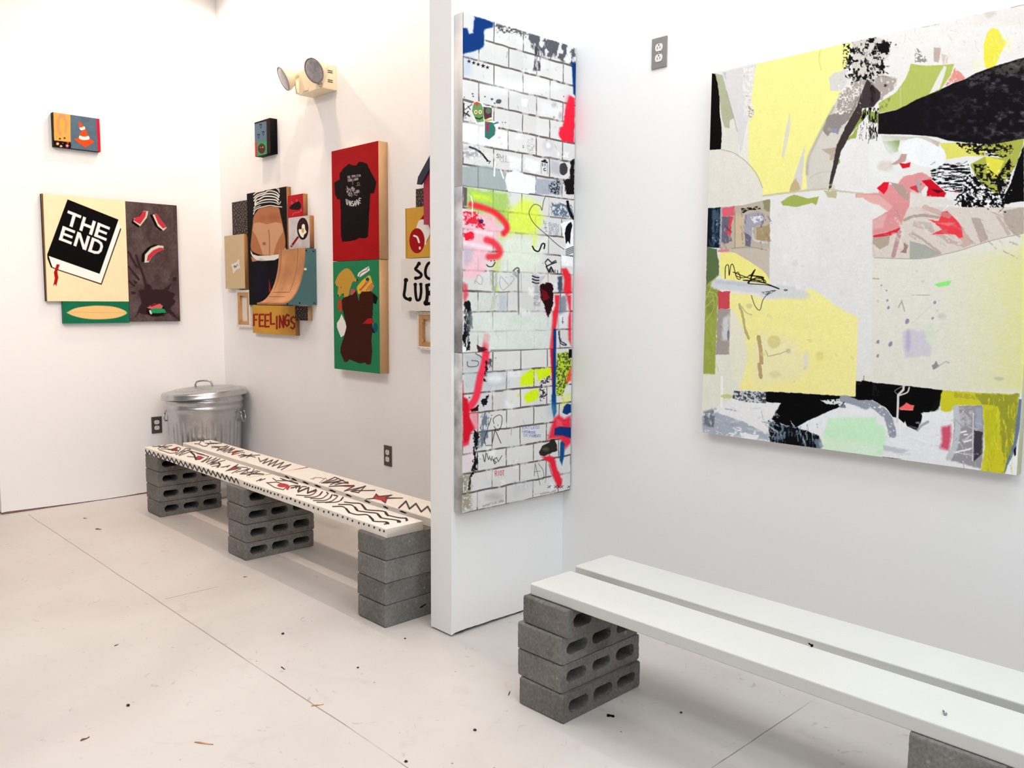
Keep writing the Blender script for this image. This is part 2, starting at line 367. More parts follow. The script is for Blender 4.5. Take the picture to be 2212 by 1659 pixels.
def paint_attr(me, cols):
    at = me.color_attributes.new('paint', 'BYTE_COLOR', 'POINT')
    c = np.ones((len(cols), 4), np.float32); v = np.clip(cols, 0, 255)/255.0; c[:, :3] = v*(1-.5*(1-v)**4)
    at.data.foreach_set('color_srgb', c.ravel())
def panel(name, O, U, V, t, art, sides, res=1.0, base=(235, 235, 235), parent=None, front=None, px=None, label=None, group=None, cat='painting'):
    """a stretched canvas: fine painted front grid + edges + back.  O top-left corner of the front, U across, V down, t depth"""
    O, U, V = (np.array(a, float) for a in (O, U, V)); n = np.cross(V, U); n /= np.linalg.norm(n)   # outward normal
    cs = np.array([O, O+U, O+V, O+U+V]); X, Y = sheet_xy(cs)
    w_ = max(abs(X[1]-X[0]), abs(X[3]-X[2])); h_ = max(np.hypot(X[2]-X[0], Y[2]-Y[0]), np.hypot(X[3]-X[1], Y[3]-Y[1]))
    nu = max(3, int(w_*res)); nv = max(3, int(h_*res))
    if px: nu, nv = px
    A = Art(O, U, V, nu, nv, base)
    if art: art(A)
    P = A.P.reshape(-1, 3); N0 = len(P)
    bk = np.array([O-n*t, O+U-n*t, O+U+V-n*t, O+V-n*t]); fr = np.array([O, O+U, O+U+V, O+V])
    verts = np.concatenate([P, fr, bk])
    i = np.arange((nv-1)*nu).reshape(nv-1, nu)[:, :-1].ravel(); q = np.stack([i, i+nu, i+nu+1, i+1], 1)
    # box side faces: top,right,bottom,left,back
    f0, b0 = N0, N0+4
    sd = np.array([[f0+k, f0+(k+1) % 4, b0+(k+1) % 4, b0+k] for k in range(4)]+[[b0, b0+1, b0+2, b0+3]])
    allq = np.concatenate([q, sd])
    me = bpy.data.meshes.new(name)
    me.vertices.add(len(verts)); me.vertices.foreach_set('co', verts.astype(np.float32).ravel())
    me.loops.add(allq.size); me.loops.foreach_set('vertex_index', allq.astype(np.int32).ravel())
    me.polygons.add(len(allq)); me.polygons.foreach_set('loop_start', (np.arange(len(allq))*4).astype(np.int32))
    sides = list(sides) if isinstance(sides, (list, tuple)) else [sides]*4
    ms = [front or M_PAINT]; mi = np.zeros(len(allq), np.int32)
    for k in range(4):
        if sides[k] not in ms: ms.append(sides[k])
        mi[len(q)+k] = ms.index(sides[k])
    if M_CANVAS not in ms: ms.append(M_CANVAS)
    mi[-1] = ms.index(M_CANVAS)
    me.polygons.foreach_set('material_index', mi)
    me.update(calc_edges=True)
    cols = np.concatenate([A.c.reshape(-1, 3), np.full((8, 3), 200.0)]); paint_attr(me, cols)
    o = obj(name, me, ms, parent)
    if label: tag(o, label, cat, group)
    return o
# ------------------------------------------------------------------ pictures on the left wall
def quadframe(o, U, V):
    o, U, V = (np.array(a, float) for a in (o, U, V)); return lambda x, y: tuple(o+U*x+V*y)
def bars(A, fr, segs, th, col):
    """block capitals from axis-aligned bars (x0,y0,x1,y1) in a letter frame"""
    for sgm in segs:
        if not isinstance(sgm, list):
            x0, y0, x1, y1 = sgm; A.fill([fr(x0, y0), fr(x1, y0), fr(x1, y1), fr(x0, y1)], col, soft=.45)
        else: A.fill([fr(*p) for p in sgm], col, soft=.45)
def art_end(A):
    A.c[:] = (244, 229, 188); A.grain(5, 14, 14)
    A.f = 'A'; A.fill([(140, 180), (160, 183), (205, 1330), (180, 1330)], (120, 90, 60), soft=.5)
    A.fill([(420, 248), (957, 462), (757, 1033), (222, 845), (260, 968), (318, 990), (772, 1138), (978, 556), (985, 560), (778, 1148), (312, 992), (243, 962), (208, 870), (205, 828)], (12, 10, 12), soft=.5)
    A.fill([(420, 248), (957, 462), (757, 1033), (205, 828)], (12, 10, 12), soft=.5)
    A.fill([(957, 462), (975, 556), (770, 1128), (325, 985), (262, 955), (240, 905), (222, 845), (757, 1033)], (250, 246, 240), soft=.5)
    A.line([(978, 556), (775, 1140), (320, 990), (250, 962), (212, 870), (210, 830)], (15, 10, 12), 8)
    W_ = (240, 240, 238)
    f = quadframe((425, 362), (443, 180), (-42, 145))
    bars(A, f, [(0, 0, .32, .2), (.125, 0, .2, 1), (.36, 0, .43, 1), (.36, .4, .66, .6), (.59, 0, .665, 1), (.71, 0, .785, 1), (.71, 0, 1, .19), (.71, .41, .97, .59), (.71, .81, 1, 1)], .07, W_)
    f = quadframe((370, 527), (440, 172), (-44, 146))
    bars(A, f, [(0, 0, .075, 1), (0, 0, .3, .19), (0, .41, .28, .59), (0, .81, .3, 1), (.35, 0, .42, 1), (.585, 0, .655, 1), [(.35, 0), (.43, 0), (.655, 1), (.575, 1)], (.70, 0, .775, 1), (.70, 0, .86, .18), (.70, .82, .86, 1)], .07, W_)
    A.line([f(.85, .09), f(.93, .17), f(.965, .35), f(.965, .65), f(.93, .83), f(.85, .91)], W_, 29)
    A.fill([(305, 930), (337, 935), (312, 1010), (322, 1075), (300, 1165), (290, 1140), (268, 1160), (285, 1080), (275, 1020)], (172, 28, 30), soft=.5)
def art_melon(A):
    A.c[:] = (92, 78, 78); A.grain(22, 20, 30, 5); A.grain(10, 4, 4, 9); A.f = 'A'
    D = (62, 45, 48)
    A.fill([(1210, 1040), (1225, 1120), (1290, 1150), (1320, 1200), (1430, 1195), (1520, 1130), (1480, 1210), (1560, 1240), (1530, 1290), (1560, 1330), (1500, 1400), (1600, 1520), (1480, 1440), (1420, 1480), (1270, 1470), (1170, 1440), (1120, 1510), (1160, 1430), (1200, 1340), (1170, 1210), (1230, 1190)], D, soft=1.2, rough=2)
    for p in ([(1060, 800), (1130, 930), (1160, 960)], [(1140, 840), (1200, 1000), (1240, 1120)], [(1065, 960), (1120, 1030), (1170, 1090)], [(1070, 1110), (1120, 1160)]): A.curve(p, D, 22, soft=1, rough=1)
    A.fill([(1110, 1095), (1160, 1120), (1130, 1145)], D); A.fill([(1530, 1070), (1570, 1065), (1565, 1110), (1530, 1110)], D); A.fill([(1090, 1215), (1140, 1225), (1130, 1250), (1090, 1245)], D)
    def wedge(pts, inner, sh):
        A.fill([(x+sh[0], y+sh[1]) for x, y in pts], (22, 12, 14), soft=.8); A.fill(pts, (208, 214, 190), soft=.6); A.fill(inner, (196, 62, 78), soft=.8)
    wedge([(1220, 368), (1270, 372), (1255, 440), (1185, 530), (1112, 478), (1125, 445), (1180, 430)], [(1215, 370), (1250, 375), (1240, 430), (1185, 510), (1115, 470), (1135, 440), (1180, 425)], (-20, 15))
    wedge([(1315, 410), (1355, 400), (1465, 545), (1430, 578), (1370, 530)], [(1335, 405), (1360, 402), (1460, 540), (1425, 555), (1375, 500)], (-26, 2))
    wedge([(1230, 915), (1235, 830), (1300, 760), (1375, 730), (1430, 738), (1432, 775), (1370, 800), (1310, 850), (1275, 910)], [(1255, 900), (1265, 840), (1320, 785), (1390, 755), (1430, 760), (1430, 778), (1370, 800), (1310, 850), (1280, 895)], (-32, -8))
    A.ell(1350, 1420, 100, 60, (38, 18, 24), soft=1.5, rough=2); A.fill([(1255, 1385), (1330, 1350), (1385, 1345), (1425, 1370), (1420, 1400), (1300, 1405)], (205, 110, 110), rough=1.5, rs=3)
    A.fill([(1275, 1415), (1340, 1395), (1440, 1400), (1462, 1440), (1380, 1448), (1290, 1450)], (45, 150, 100), rough=1); A.line([(1290, 1425), (1300, 1450)], (225, 225, 205), 18); A.line([(1380, 1345), (1300, 1370)], (110, 30, 40), 14, rough=1)
def art_surf(A):
    A.c[:] = (35, 118, 88); A.grain(5, 9, 9); A.f = 'A'
    A.fill(spl([(408, 1442), (500, 1395), (640, 1373), (760, 1368), (900, 1378), (1000, 1408), (1046, 1443), (1000, 1475), (900, 1502), (740, 1512), (600, 1503), (480, 1475), (408, 1442)], 4), (240, 200, 135)); A.line([(415, 1437), (1040, 1443)], (200, 150, 90), 3, a=.8)
def art_cone(A):
    A.c[:] = (92, 110, 124); A.grain(7, 9, 9); A.f = 'B'
    A.fill([(300, 285), (790, 345), (800, 1110), (340, 1060)], (235, 168, 90), soft=.5)
    A.ell(560, 640, 150, 310, (220, 145, 105), ang=-.03, soft=2, rough=1); A.ell(565, 640, 85, 210, (232, 168, 85), soft=1.5, rough=1); A.ell(590, 900, 60, 120, (232, 168, 90), soft=1)
    A.ell(503, 1015, 26, 22, (40, 15, 20)); A.ell(632, 1000, 26, 22, (40, 15, 20))
    A.fill([(320, 1062), (420, 1072), (560, 1088), (690, 1105), (790, 1105), (810, 1180), (800, 1300), (320, 1260)], (25, 10, 12), rough=.6, rs=2)
    for x, y, r, k in ((440, 1155, 50, (225, 170, 110)), (535, 1225, 44, (225, 160, 120)), (705, 1210, 55, (205, 105, 110)), (575, 1140, 20, (210, 215, 225))):
        for i in range(5 if r > 30 else 1): A.ell(x+r*.55*math.cos(i*1.26), y+r*.55*math.sin(i*1.26), r*.36, r*.36, k, soft=.35)
        A.ell(x, y, r*.3, r*.3, (245, 225, 190), soft=.4)
    A.fill([(690, 1100), (760, 1100), (770, 1140), (700, 1150)], (190, 60, 30), soft=.4, rough=.5)
    O_ = (208, 84, 42)
    A.fill([(890, 1030), (1030, 985), (1320, 1010), (1460, 1100), (1200, 1265)], O_, soft=.45)
    A.fill([(1010, 570), (1050, 548), (1090, 580), (1200, 740), (1270, 880), (1315, 1015), (1180, 1050), (1035, 1005), (1060, 880), (1110, 790), (1060, 780), (1035, 700)], O_, soft=.45)
    A.fill(spl([(1038, 705), (1080, 706), (1130, 695), (1170, 675), (1202, 740), (1150, 772), (1075, 778), (1038, 705)], 3), (252, 244, 230), soft=.45)
    A.fill(spl([(1045, 925), (1110, 950), (1200, 960), (1290, 942), (1316, 1020), (1240, 1048), (1120, 1048), (1032, 1005), (1045, 925)], 3), (252, 244, 230), soft=.45)
    A.fill([(1510, 470), (1700, 470), (1700, 1420), (1552, 1400)], (198, 36, 62), soft=.5, rough=.6, rs=3)
    A.fill([(200, 280), (318, 287), (352, 1260), (200, 1260)], (30, 10, 12), soft=.5, rough=.4)
XL = LW+.03
L_ = dict(cat='painting')
panel('painting', (XL, -1.160, 1.966), (0, .496, 0), (0, 0, -.657), .028, art_end, M_SIDE_DARK, 1.25, label='cream painting of a black book titled THE END, on the left wall', group=None)
panel('painting', (XL, -.662, 1.962), (0, .336, 0), (0, 0, -.786), .028, art_melon, M_SIDE_DARK, 1.25, label='dark grey-brown painting of watermelon sweets, right of the book painting')
panel('painting', (XL, -1.067, 1.307), (0, .403, 0), (0, 0, -.138), .028, art_surf, M_GREENEDGE, 1.3, label='narrow green painting of a cream surfboard, below the book painting')
panel('painting', (LW+.042, -1.079, 2.463), (0, .272, 0), (0, 0, -.205), .04, art_cone, [M_CANVAS, mat('crimson_edge', (196, 30, 60), .6), M_BLACK, M_BLACK], 1.6, label='small painting of an orange traffic cone on the left wall', group=None)
# ------------------------------------------------------------------ pictures on the back wall, left bay
def art_small(A):
    A.c[:] = (46, 26, 20); A.grain(12, 3, 12); A.f = 'E'
    A.fill([(190, 1050), (368, 1005), (374, 1300), (200, 1320)], (100, 122, 138), soft=.5)
    A.fill([(190, 1310), (235, 1300), (238, 1510), (200, 1515)], (198, 62, 66), soft=.5)
    A.fill([(230, 1300), (374, 1285), (376, 1480), (234, 1512)], (72, 148, 105), soft=.5)
    A.ell(300, 1400, 52, 72, (95, 45, 38), soft=.5)
    for p in ([(275, 1390), (285, 1370), (290, 1392)], [(302, 1390), (316, 1362), (326, 1390)]): A.fill(p, (140, 190, 150), soft=.4)
    for x, y in ((285, 1080), (320, 1185), (255, 1225)):
        A.line([(x-14, y-25), (x+16, y-28)], (18, 18, 32), 11, soft=.3); A.line([(x-8, y-25), (x-4, y+10), (x+4, y+30), (x+12, y+5), (x+12, y-25)], (18, 18, 32), 5, soft=.3)
    A.line([(425, 1310), (435, 1350), (420, 1375), (440, 1375)], (95, 115, 60), 5, a=.8)
panel('painting', (-3.861, -.05, 2.466), (.205, 0, 0), (0, 0, -.216), .05, art_small, M_BLACK, 2.0, label='small blue, green and brown painting under the emergency light')
def art_torso(A):
    A.c[:] = (20, 15, 14); A.f = 'C5'
    W_ = (232, 230, 222)
    A.fill([(190, 180), (420, 120), (620, 90), (740, 60), (770, 180), (800, 480), (560, 440), (330, 490), (170, 640), (200, 400)], (16, 12, 14), soft=.5)
    for p, k in (([(185, 215), (260, 160), (420, 122)], 28), ([(190, 285), (280, 210), (450, 160), (500, 130), (600, 130), (700, 165), (760, 230)], 32), ([(195, 350), (270, 260), (400, 215), (460, 195), (600, 190), (700, 225), (750, 270)], 36),
                 ([(215, 420), (240, 350), (330, 305), (420, 255), (560, 250), (680, 275), (745, 330)], 36), ([(215, 440), (280, 385), (420, 330), (560, 320), (680, 335), (740, 390)], 34), ([(190, 510), (250, 440), (380, 395), (540, 375), (660, 390), (745, 430)], 24),
                 ([(180, 570), (240, 500), (340, 455)], 18), ([(180, 650), (220, 560), (300, 510), (420, 478), (560, 455), (700, 475), (815, 488)], 26), ([(690, 70), (730, 100), (765, 160)], 22), ([(730, 60), (765, 110)], 16), ([(720, 330), (760, 230)], 14), ([(765, 420), (790, 370)], 22)):
        A.curve(p, W_, k*.84, soft=.4)
    A.ell(290, 350, 28, 18, (18, 12, 14), soft=.4)
    S1, S2 = (176, 118, 84), (202, 156, 124)
    A.fill(spl([(300, 530), (420, 495), (560, 480), (740, 500), (790, 680), (850, 950), (895, 1200), (890, 1400), (830, 1500), (600, 1570), (380, 1570), (180, 1500), (118, 1400), (130, 1200), (160, 900), (190, 690), (300, 530)], 4), S1, soft=.5)
    A.ell(640, 720, 130, 90, (158, 98, 74), soft=6, a=.6); A.ell(380, 740, 60, 60, (158, 98, 74), soft=5, a=.5)
    A.fill([(190, 850), (320, 830), (480, 878), (680, 830), (815, 860), (855, 1030), (760, 1180), (690, 1330), (625, 1570), (395, 1560), (320, 1330), (240, 1140), (160, 1010)], S2, soft=.6)
    A.curve([(520, 1010), (540, 1200), (542, 1560)], (150, 100, 70), 20, soft=1, a=.85); A.ell(420, 1310, 42, 40, (140, 90, 80), soft=1.6, rough=2, a=.8)
    A.f = 'C'
    A.fill([(328, 738), (352, 780), (400, 795), (520, 792), (600, 780), (650, 755), (680, 710), (678, 735), (645, 800), (560, 842), (440, 848), (380, 842), (345, 800), (330, 770)], (226, 226, 218), soft=.5)
    A.fill([(332, 800), (400, 845), (345, 856)], (190, 135, 100), soft=.4)
    A.fill([(330, 856), (420, 850), (640, 835), (720, 800), (720, 1290), (335, 1290)], (14, 12, 24), soft=.8); A.ell(430, 1050, 60, 200, (22, 20, 52), soft=8, a=.6); A.ell(620, 1050, 60, 200, (22, 20, 52), soft=8, a=.6)
    A.fill([(512, 1015), (520, 1060), (532, 1150), (510, 1160)], (150, 36, 52), soft=.6)
WB = dict(cat='painting')
panel('painting', (-4.030, -.03, 2.030), (.530, 0, 0), (0, 0, -.737), .03, art_torso, [M_PLY2, M_PLY2, M_BLACK, M_BLACK], 2.0, label="tall painting of a person's bare lower back and striped shirt, lowered trousers")
def art_feathers(A):
    A.c[:] = (98, 90, 86); rnd = np.random.RandomState(4)
    x0, x1, y0, y1 = A.X.min(), A.X.max(), A.Y.min(), A.Y.max(); A.f = 'P'; k = 5.2
    yy = y0-k
    j = 0
    while yy < y1+k:
        xx = x0-k+(j % 2)*k*.7
        while xx < x1+k:
            cx, cy = xx+rnd.uniform(-1.9, 1.9), yy+rnd.uniform(-1.9, 1.9)
            A.curve([(cx-k*.6, cy), (cx-k*.3, cy+k*.55), (cx+k*.2, cy+k*.5), (cx+k*.55, cy-k*.2)], (48, 42, 42), 1.5, soft=.5); A.ell(cx, cy-k*.1, k*.35, k*.25, (122, 112, 106), soft=1, a=.6); xx += k*1.35
        yy += k*.8; j += 1
panel('painting', (-4.273, -.02, 1.992), (.226, 0, 0), (0, 0, -.222), .02, art_feathers, M_SIDE_DARK, 2.0, label='grey textured panel of scaly petals, upper left of the tall torso painting')
def art_red(A):
    A.c[:] = (178, 36, 48); A.f = 'C'; A.grain(6, 8, 8)
    A.fill(spl([(712, 320), (735, 290), (780, 262), (800, 248), (828, 280), (828, 320), (800, 338), (750, 335), (725, 330), (712, 320)], 3), (36, 14, 18), soft=.5)
    for x, y in ((740, 268), (788, 246)): A.ell(x, y, 9, 14, (215, 110, 110), soft=.4); A.ell(x+1, y, 4, 8, (150, 40, 50), soft=.3)
    A.curve([(745, 392), (760, 372), (800, 362), (832, 348), (830, 332)], (214, 90, 90), 8, soft=.5)
panel('painting', (-3.486, -.03, 1.970), (.186, 0, 0), (0, 0, -.134), .03, art_red, M_PLY2, 2.4, label='small red painting of a dark mole-like blob, right of the torso painting')
def art_egg(A):
    A.c[:] = (205, 198, 196); A.grain(16, 8, 8, 8); A.f = 'C'
    A.line([(735, 700), (798, 612)], (130, 25, 38), 20, soft=.5); A.ell(740, 690, 5, 7, (205, 190, 190), soft=.3)
    A.ell(848, 526, 57, 110, (45, 24, 26), soft=.5); A.ell(850, 520, 47, 92, (60, 34, 34), soft=.5)
    A.fill(spl([(838, 490), (855, 478), (868, 490), (872, 530), (885, 560), (862, 585), (852, 615), (828, 600), (808, 555), (812, 530), (835, 530), (838, 490)], 3), (240, 238, 228), soft=.5); A.ell(849, 544, 13, 24, (214, 170, 88), soft=.5)
panel('painting', (-3.484, -.03, 1.835), (.253, 0, 0), (0, 0, -.194), .03, art_egg, M_PLY2, 2.4, label='small pale painting of a fried egg in a pan, above the wooden ramp')
def art_card(A):
    A.c[:] = (205, 184, 148); A.grain(4, 10, 10); A.f = 'C'
    A.fill([(135, 880), (185, 860), (210, 825), (218, 850), (215, 870), (228, 915), (185, 935), (160, 970), (150, 960), (152, 940)], (226, 222, 218), soft=.5); A.curve([(158, 905), (170, 892), (168, 915), (180, 895), (182, 912), (195, 885), (204, 892)], (50, 50, 62), 4, soft=.4)
    A.fill([(272, 585), (305, 580), (335, 1130), (296, 1125)], (180, 138, 98), soft=.5)
panel('painting', (-4.368, -.037, 1.768), (.297, 0, 0), (0, 0, -.366), .034, art_card, M_PLY2, 2.0, label='blank tan panel with a torn white note, left of the torso painting')
def art_feel(A):
    A.c[:] = (205, 155, 72); A.grain(6, 14, 14); A.f = 'C'
    xs = [(358, 392, 1378, 1490, 'F'), (414, 452, 1378, 1500, 'E'), (470, 508, 1380, 1505, 'E'), (526, 562, 1362, 1478, 'L'), (578, 594, 1400, 1525, 'I'), (614, 652, 1392, 1512, 'N'), (668, 706, 1378, 1500, 'G'), (726, 766, 1400, 1525, 'S')]
    for x0, x1, y0, y1, ch in xs:
        for col, dx, wd in (((88, 18, 22), 3, 17), ((178, 40, 34), 0, 11)):
            A.text(ch, (x0+dx, y0+3), (x1-x0, -2), (0, y1-y0-6), col, wd, soft=.4)
panel('painting', (-3.988, -.03, 1.290), (.567, 0, 0), (0, 0, -.186), .03, art_feel, M_PLY2, 2.0, label='mustard yellow sign painted with red letters FEELINGS')
panel('painting', (-3.415, -.031, 1.289), (.150, 0, 0), (0, 0, -.088), .031, art_feathers, M_PLY, 2.2, label='small grey textured panel peeking out below the wooden ramp')
def art_tee(A):
    A.c[:] = (166, 22, 30); A.grain(6, 20, 20); A.f = 'D'
    A.fill([(195, 228), (218, 236), (245, 238), (262, 212), (285, 215), (318, 228), (332, 262), (355, 305), (378, 348), (374, 380), (362, 422), (338, 425), (332, 520), (326, 640), (322, 712), (300, 722), (262, 718), (245, 730), (205, 740), (150, 744), (143, 700), (143, 560), (136, 462), (120, 462), (104, 430), (98, 352), (135, 330), (134, 290), (160, 255)], (20, 8, 10), soft=.5, rough=.7, rs=5)
    A.f = 'C3'; W_ = (196, 186, 184)
    def tilt(t, x0, y0, x1, y1, h_, wd):
        n = len(t); wq = (x1-x0)/(n*1.2); A.text(t, (x0, y0), (wq, (y1-y0)/(n*1.2)), (h_*.15, h_), W_, wd, gap=.2, soft=.35, a=.85)
    tilt('THE', 130, 525, 215, 505, 62, 13); tilt('DEMOLITION', 250, 495, 495, 470, 55, 11); tilt('SCREW', 140, 610, 265, 590, 60, 13); tilt('LOUDER', 300, 590, 430, 560, 55, 12)
    A.fill([(230, 850), (270, 790), (350, 860), (280, 910)], W_, a=.8, rough=1, rs=2); A.fill([(80, 900), (110, 780), (200, 850), (330, 880), (470, 900), (480, 960), (430, 1010), (400, 1050), (300, 1040), (230, 1110), (150, 1030)], (180, 165, 172), rough=1.5, rs=2, dry=.52, streak=(1.6, 1.6))
    A.line([(440, 690), (410, 690), (410, 750), (460, 750), (460, 690)], (150, 140, 140), 12, soft=.4); A.line([(375, 785), (490, 770)], (150, 140, 140), 12, soft=.4); A.line([(280, 650), (280, 750)], (170, 160, 160), 14, soft=.6)
    pos = [(90, 1150, 40, 12, 150), (170, 1190, 45, 12, 140), (240, 1205, 45, 0, 135), (310, 1195, 55, -14, 140), (385, 1165, 55, -22, 135), (450, 1120, 50, -26, 130)]
    for ch, (x, y, w_, sl, h_) in zip('UNSANE', pos):
        A.text(ch, (x+8, y), (w_, sl*-.5 if sl < 0 else sl), (sl*.5 if sl < 0 else 12, h_), (226, 222, 220), 19, soft=.35)
panel('painting', (-2.926, -.06, 2.170), (.462, 0, 0), (0, 0, -.620), .06, art_tee, M_PLY, 1.8, label='red painting of a black T-shirt lettered UNSANE, above the green one')
def art_bag(A):
    A.c[:] = (48, 128, 90); A.grain(4, 20, 20); A.f = 'C4'
    A.fill(spl([(40, 520), (100, 370), (200, 250), (300, 200), (380, 240), (450, 340), (490, 420), (530, 440), (520, 495), (440, 500), (400, 590), (360, 720), (330, 900), (250, 900), (240, 820), (200, 760), (150, 830), (110, 830), (95, 760), (110, 620), (60, 590), (40, 520)], 3), (192, 150, 70), soft=.6)
    for p in ([(520, 430), (555, 465), (525, 505)], [(35, 560), (60, 575), (45, 600)], [(85, 795), (125, 800), (118, 838)], [(215, 765), (235, 775), (232, 805), (216, 800)], [(158, 620), (178, 625), (175, 650)]): A.fill(p, (16, 12, 14), soft=.4)
    A.fill([(540, 380), (560, 310), (650, 240), (795, 155), (818, 245), (700, 330), (600, 400)], (232, 232, 222), soft=.5); A.curve([(580, 385), (610, 320), (680, 275), (740, 250), (785, 185)], (110, 70, 70), 16, soft=.4); A.curve([(590, 385), (620, 330), (690, 285), (745, 262)], (225, 220, 215), 5, soft=.3)
    A.fill([(525, 650), (540, 600), (640, 480), (790, 360), (830, 370), (870, 500), (912, 610), (860, 700), (780, 740), (560, 780)], (222, 178, 52), soft=.5)
    for p in ([(590, 690), (680, 600), (740, 510)], [(610, 700), (720, 580), (790, 500)], [(740, 700), (800, 620), (870, 540)], [(790, 690), (850, 620), (885, 570)], [(830, 700), (890, 620)]): A.curve(p, (178, 72, 84), 22, soft=.5); A.curve([(x+4, y+6) for x, y in p], (214, 160, 165), 6, soft=.3)
    A.ell(765, 450, 42, 42, (28, 88, 118), soft=.4)
    A.fill([(390, 780), (395, 665), (480, 680), (510, 740), (400, 800)], (196, 90, 84), soft=.5); A.ell(150, 1030, 58, 150, (168, 82, 48), soft=.5)
    A.fill([(185, 1225), (240, 1350), (280, 1420), (300, 1560), (250, 1700), (170, 1750), (130, 1650), (80, 1520), (80, 1430), (140, 1340)], (228, 226, 218), soft=.5)
    A.fill([(860, 735), (920, 780), (1000, 860), (960, 1005), (900, 985), (870, 860)], (10, 18, 18), soft=.4); A.fill([(870, 1550), (940, 1540), (930, 1660), (880, 1640)], (14, 14, 26), soft=.4); A.ell(945, 1530, 52, 110, (28, 88, 108), soft=.5)
    A.f = 'D'; B_ = (68, 30, 18)
    A.fill([(148, 1135), (155, 1120), (175, 1110), (220, 1095), (245, 1068), (256, 1118), (262, 1140), (266, 1100), (280, 1075), (340, 1072), (358, 1090), (355, 1200), (350, 1260), (352, 1330), (345, 1400), (350, 1470), (342, 1556), (320, 1560), (300, 1545), (280, 1552), (255, 1548), (225, 1535), (200, 1525), (180, 1543), (165, 1540), (140, 1480), (140, 1450), (158, 1390), (180, 1310), (165, 1240), (150, 1180)], B_, soft=.5, rough=.8, rs=2.2)
    A.line([(210, 1505), (310, 1502)], (56, 22, 18), 6, a=.7)
    A.fill([(285, 1288), (320, 1255), (345, 1250), (358, 1262), (360, 1285), (325, 1290)], (172, 34, 40), soft=.5)
panel('painting', (-2.926, -.06, 1.547), (.460, 0, 0), (0, 0, -.617), .06, art_bag, M_PLY, 1.8, label='green painting of an overfilled brown paper bag, under the red T-shirt painting')
def art_pill(A):
    A.c[:] = (205, 158, 72); A.grain(5, 14, 14); A.f = 'F'; R_, W_ = (158, 24, 30), (230, 228, 222)
    A.fill([(215, 610), (245, 535), (290, 475), (330, 440), (420, 520), (420, 640), (330, 660), (285, 735)], R_, soft=.5)
    A.fill(spl([(215, 608), (240, 540), (280, 532), (310, 560), (326, 610), (322, 660), (300, 700), (284, 732), (215, 608)], 4), W_, soft=.5)
    A.ell(224, 700, 61, 100, R_, soft=.5); A.curve([(200, 660), (225, 672), (240, 712)], (235, 232, 228), 15, soft=.5); A.ell(246, 758, 8, 13, (235, 232, 228), soft=.4)
    A.line([(135, 445), (146, 838)], (150, 105, 50), 3)
panel('painting', (-2.243, -.05, 1.800), (.40, 0, 0), (0, 0, -.254), .05, art_pill, M_PLY, 2.0, label='mustard painting of a red and white pill, partly behind the partition')
def art_so(A):
    A.c[:] = (226, 222, 216); A.grain(3, 14, 14); A.f = 'F'; K = (16, 14, 16)
    A.curve([(238, 880), (225, 905), (212, 925), (235, 945), (258, 968), (248, 990), (215, 1000)], K, 22, soft=.5); A.ell(240, 882, 14, 16, K, soft=.5); A.ell(214, 998, 14, 14, K, soft=.5)
    A.curve([(360, 885), (318, 878), (292, 930), (298, 985), (340, 1005), (400, 985), (405, 920), (360, 885)], K, 22, soft=.5)
    A.curve([(134, 1010), (128, 1080), (122, 1140), (150, 1165), (172, 1160)], K, 22, soft=.5); A.ell(136, 1014, 17, 18, K, soft=.5); A.ell(168, 1166, 14, 18, K, soft=.5)
    A.curve([(210, 1050), (212, 1110), (222, 1168), (245, 1165), (256, 1110), (255, 1045)], K, 21, soft=.5); A.ell(210, 1048, 14, 14, K, soft=.5); A.ell(254, 1046, 14, 12, K, soft=.5)
    A.curve([(302, 1055), (306, 1120), (298, 1195)], K, 26, soft=.5); A.curve([(300, 1055), (340, 1050), (350, 1090), (318, 1118), (355, 1140), (350, 1190), (296, 1205)], K, 24, soft=.5); A.ell(295, 1195, 20, 22, K, soft=.5)
panel('painting', (-2.283, -.05, 1.543), (.52, 0, 0), (0, 0, -.268), .05, art_so, M_CANVAS, 2.0, label='white painting with fat black lettering cut off by the partition')
panel('painting', (-2.179, -.03, 1.895), (.20, 0, 0), (0, 0, -.094), .03, art_feathers, M_SIDE_DARK, 2.2, label='small grey textured panel above the pill painting')
# ------------------------------------------------------------------ brick canvases on the partition
def bricks(A, top, seam_rows=8, seed=0, fade=None):
    """painted mortar lines: rows and staggered joints in the wall's own metres"""
    Yw, Zw = A.P[..., 1], A.P[..., 2]; wob = (fbm(Yw*14, Zw*14, 40+seed, 3)-.5)*.006
    rh = .6235/8; v = (top-Zw+wob)/rh; row = np.floor(v+.0)
    dh = np.abs(v-np.round(v))*rh; dh = np.where(np.round(v) < .5, 1, dh)
    bw = .155; ph = np.where(row % 2 == 0, .0, .5); u = (Yw+.6265+wob)/bw+.0+ph+.0
    dv = np.abs(u-np.round(u))*bw
    n = fbm(Yw*30, Zw*30, 50+seed, 3); n2 = fbm(Yw*5, Zw*5, 60+seed, 3)
    wdt = .0022+.0022*n2
    mh = np.clip((wdt+.001*n-dh)/.0012+.5, 0, 1); mv = np.clip((wdt*.85-dv)/.0012+.5, 0, 1)
    m = np.maximum(mh, mv)*np.clip((n-.25)*6, .35, 1)
    if fade is not None: m = m*fade(A)
    tone = fbm(Yw*9, Zw*14, 70+seed, 4)
    cell = vnoise(np.round(u)*3.3+.5, row*7.7+.5, 80+seed)
    base = np.stack([217+12*(cell-.5)+14*(tone-.5)]*3, -1)+np.array([2, 0, -2]); A.c[:] = base
    col = np.array([112, 104, 100])
    A.c = A.c*(1-m[..., None])+col*m[..., None]
BL = (14, 62, 122); RD = (236, 46, 70); NY = (215, 240, 40); DK = (38, 36, 42)
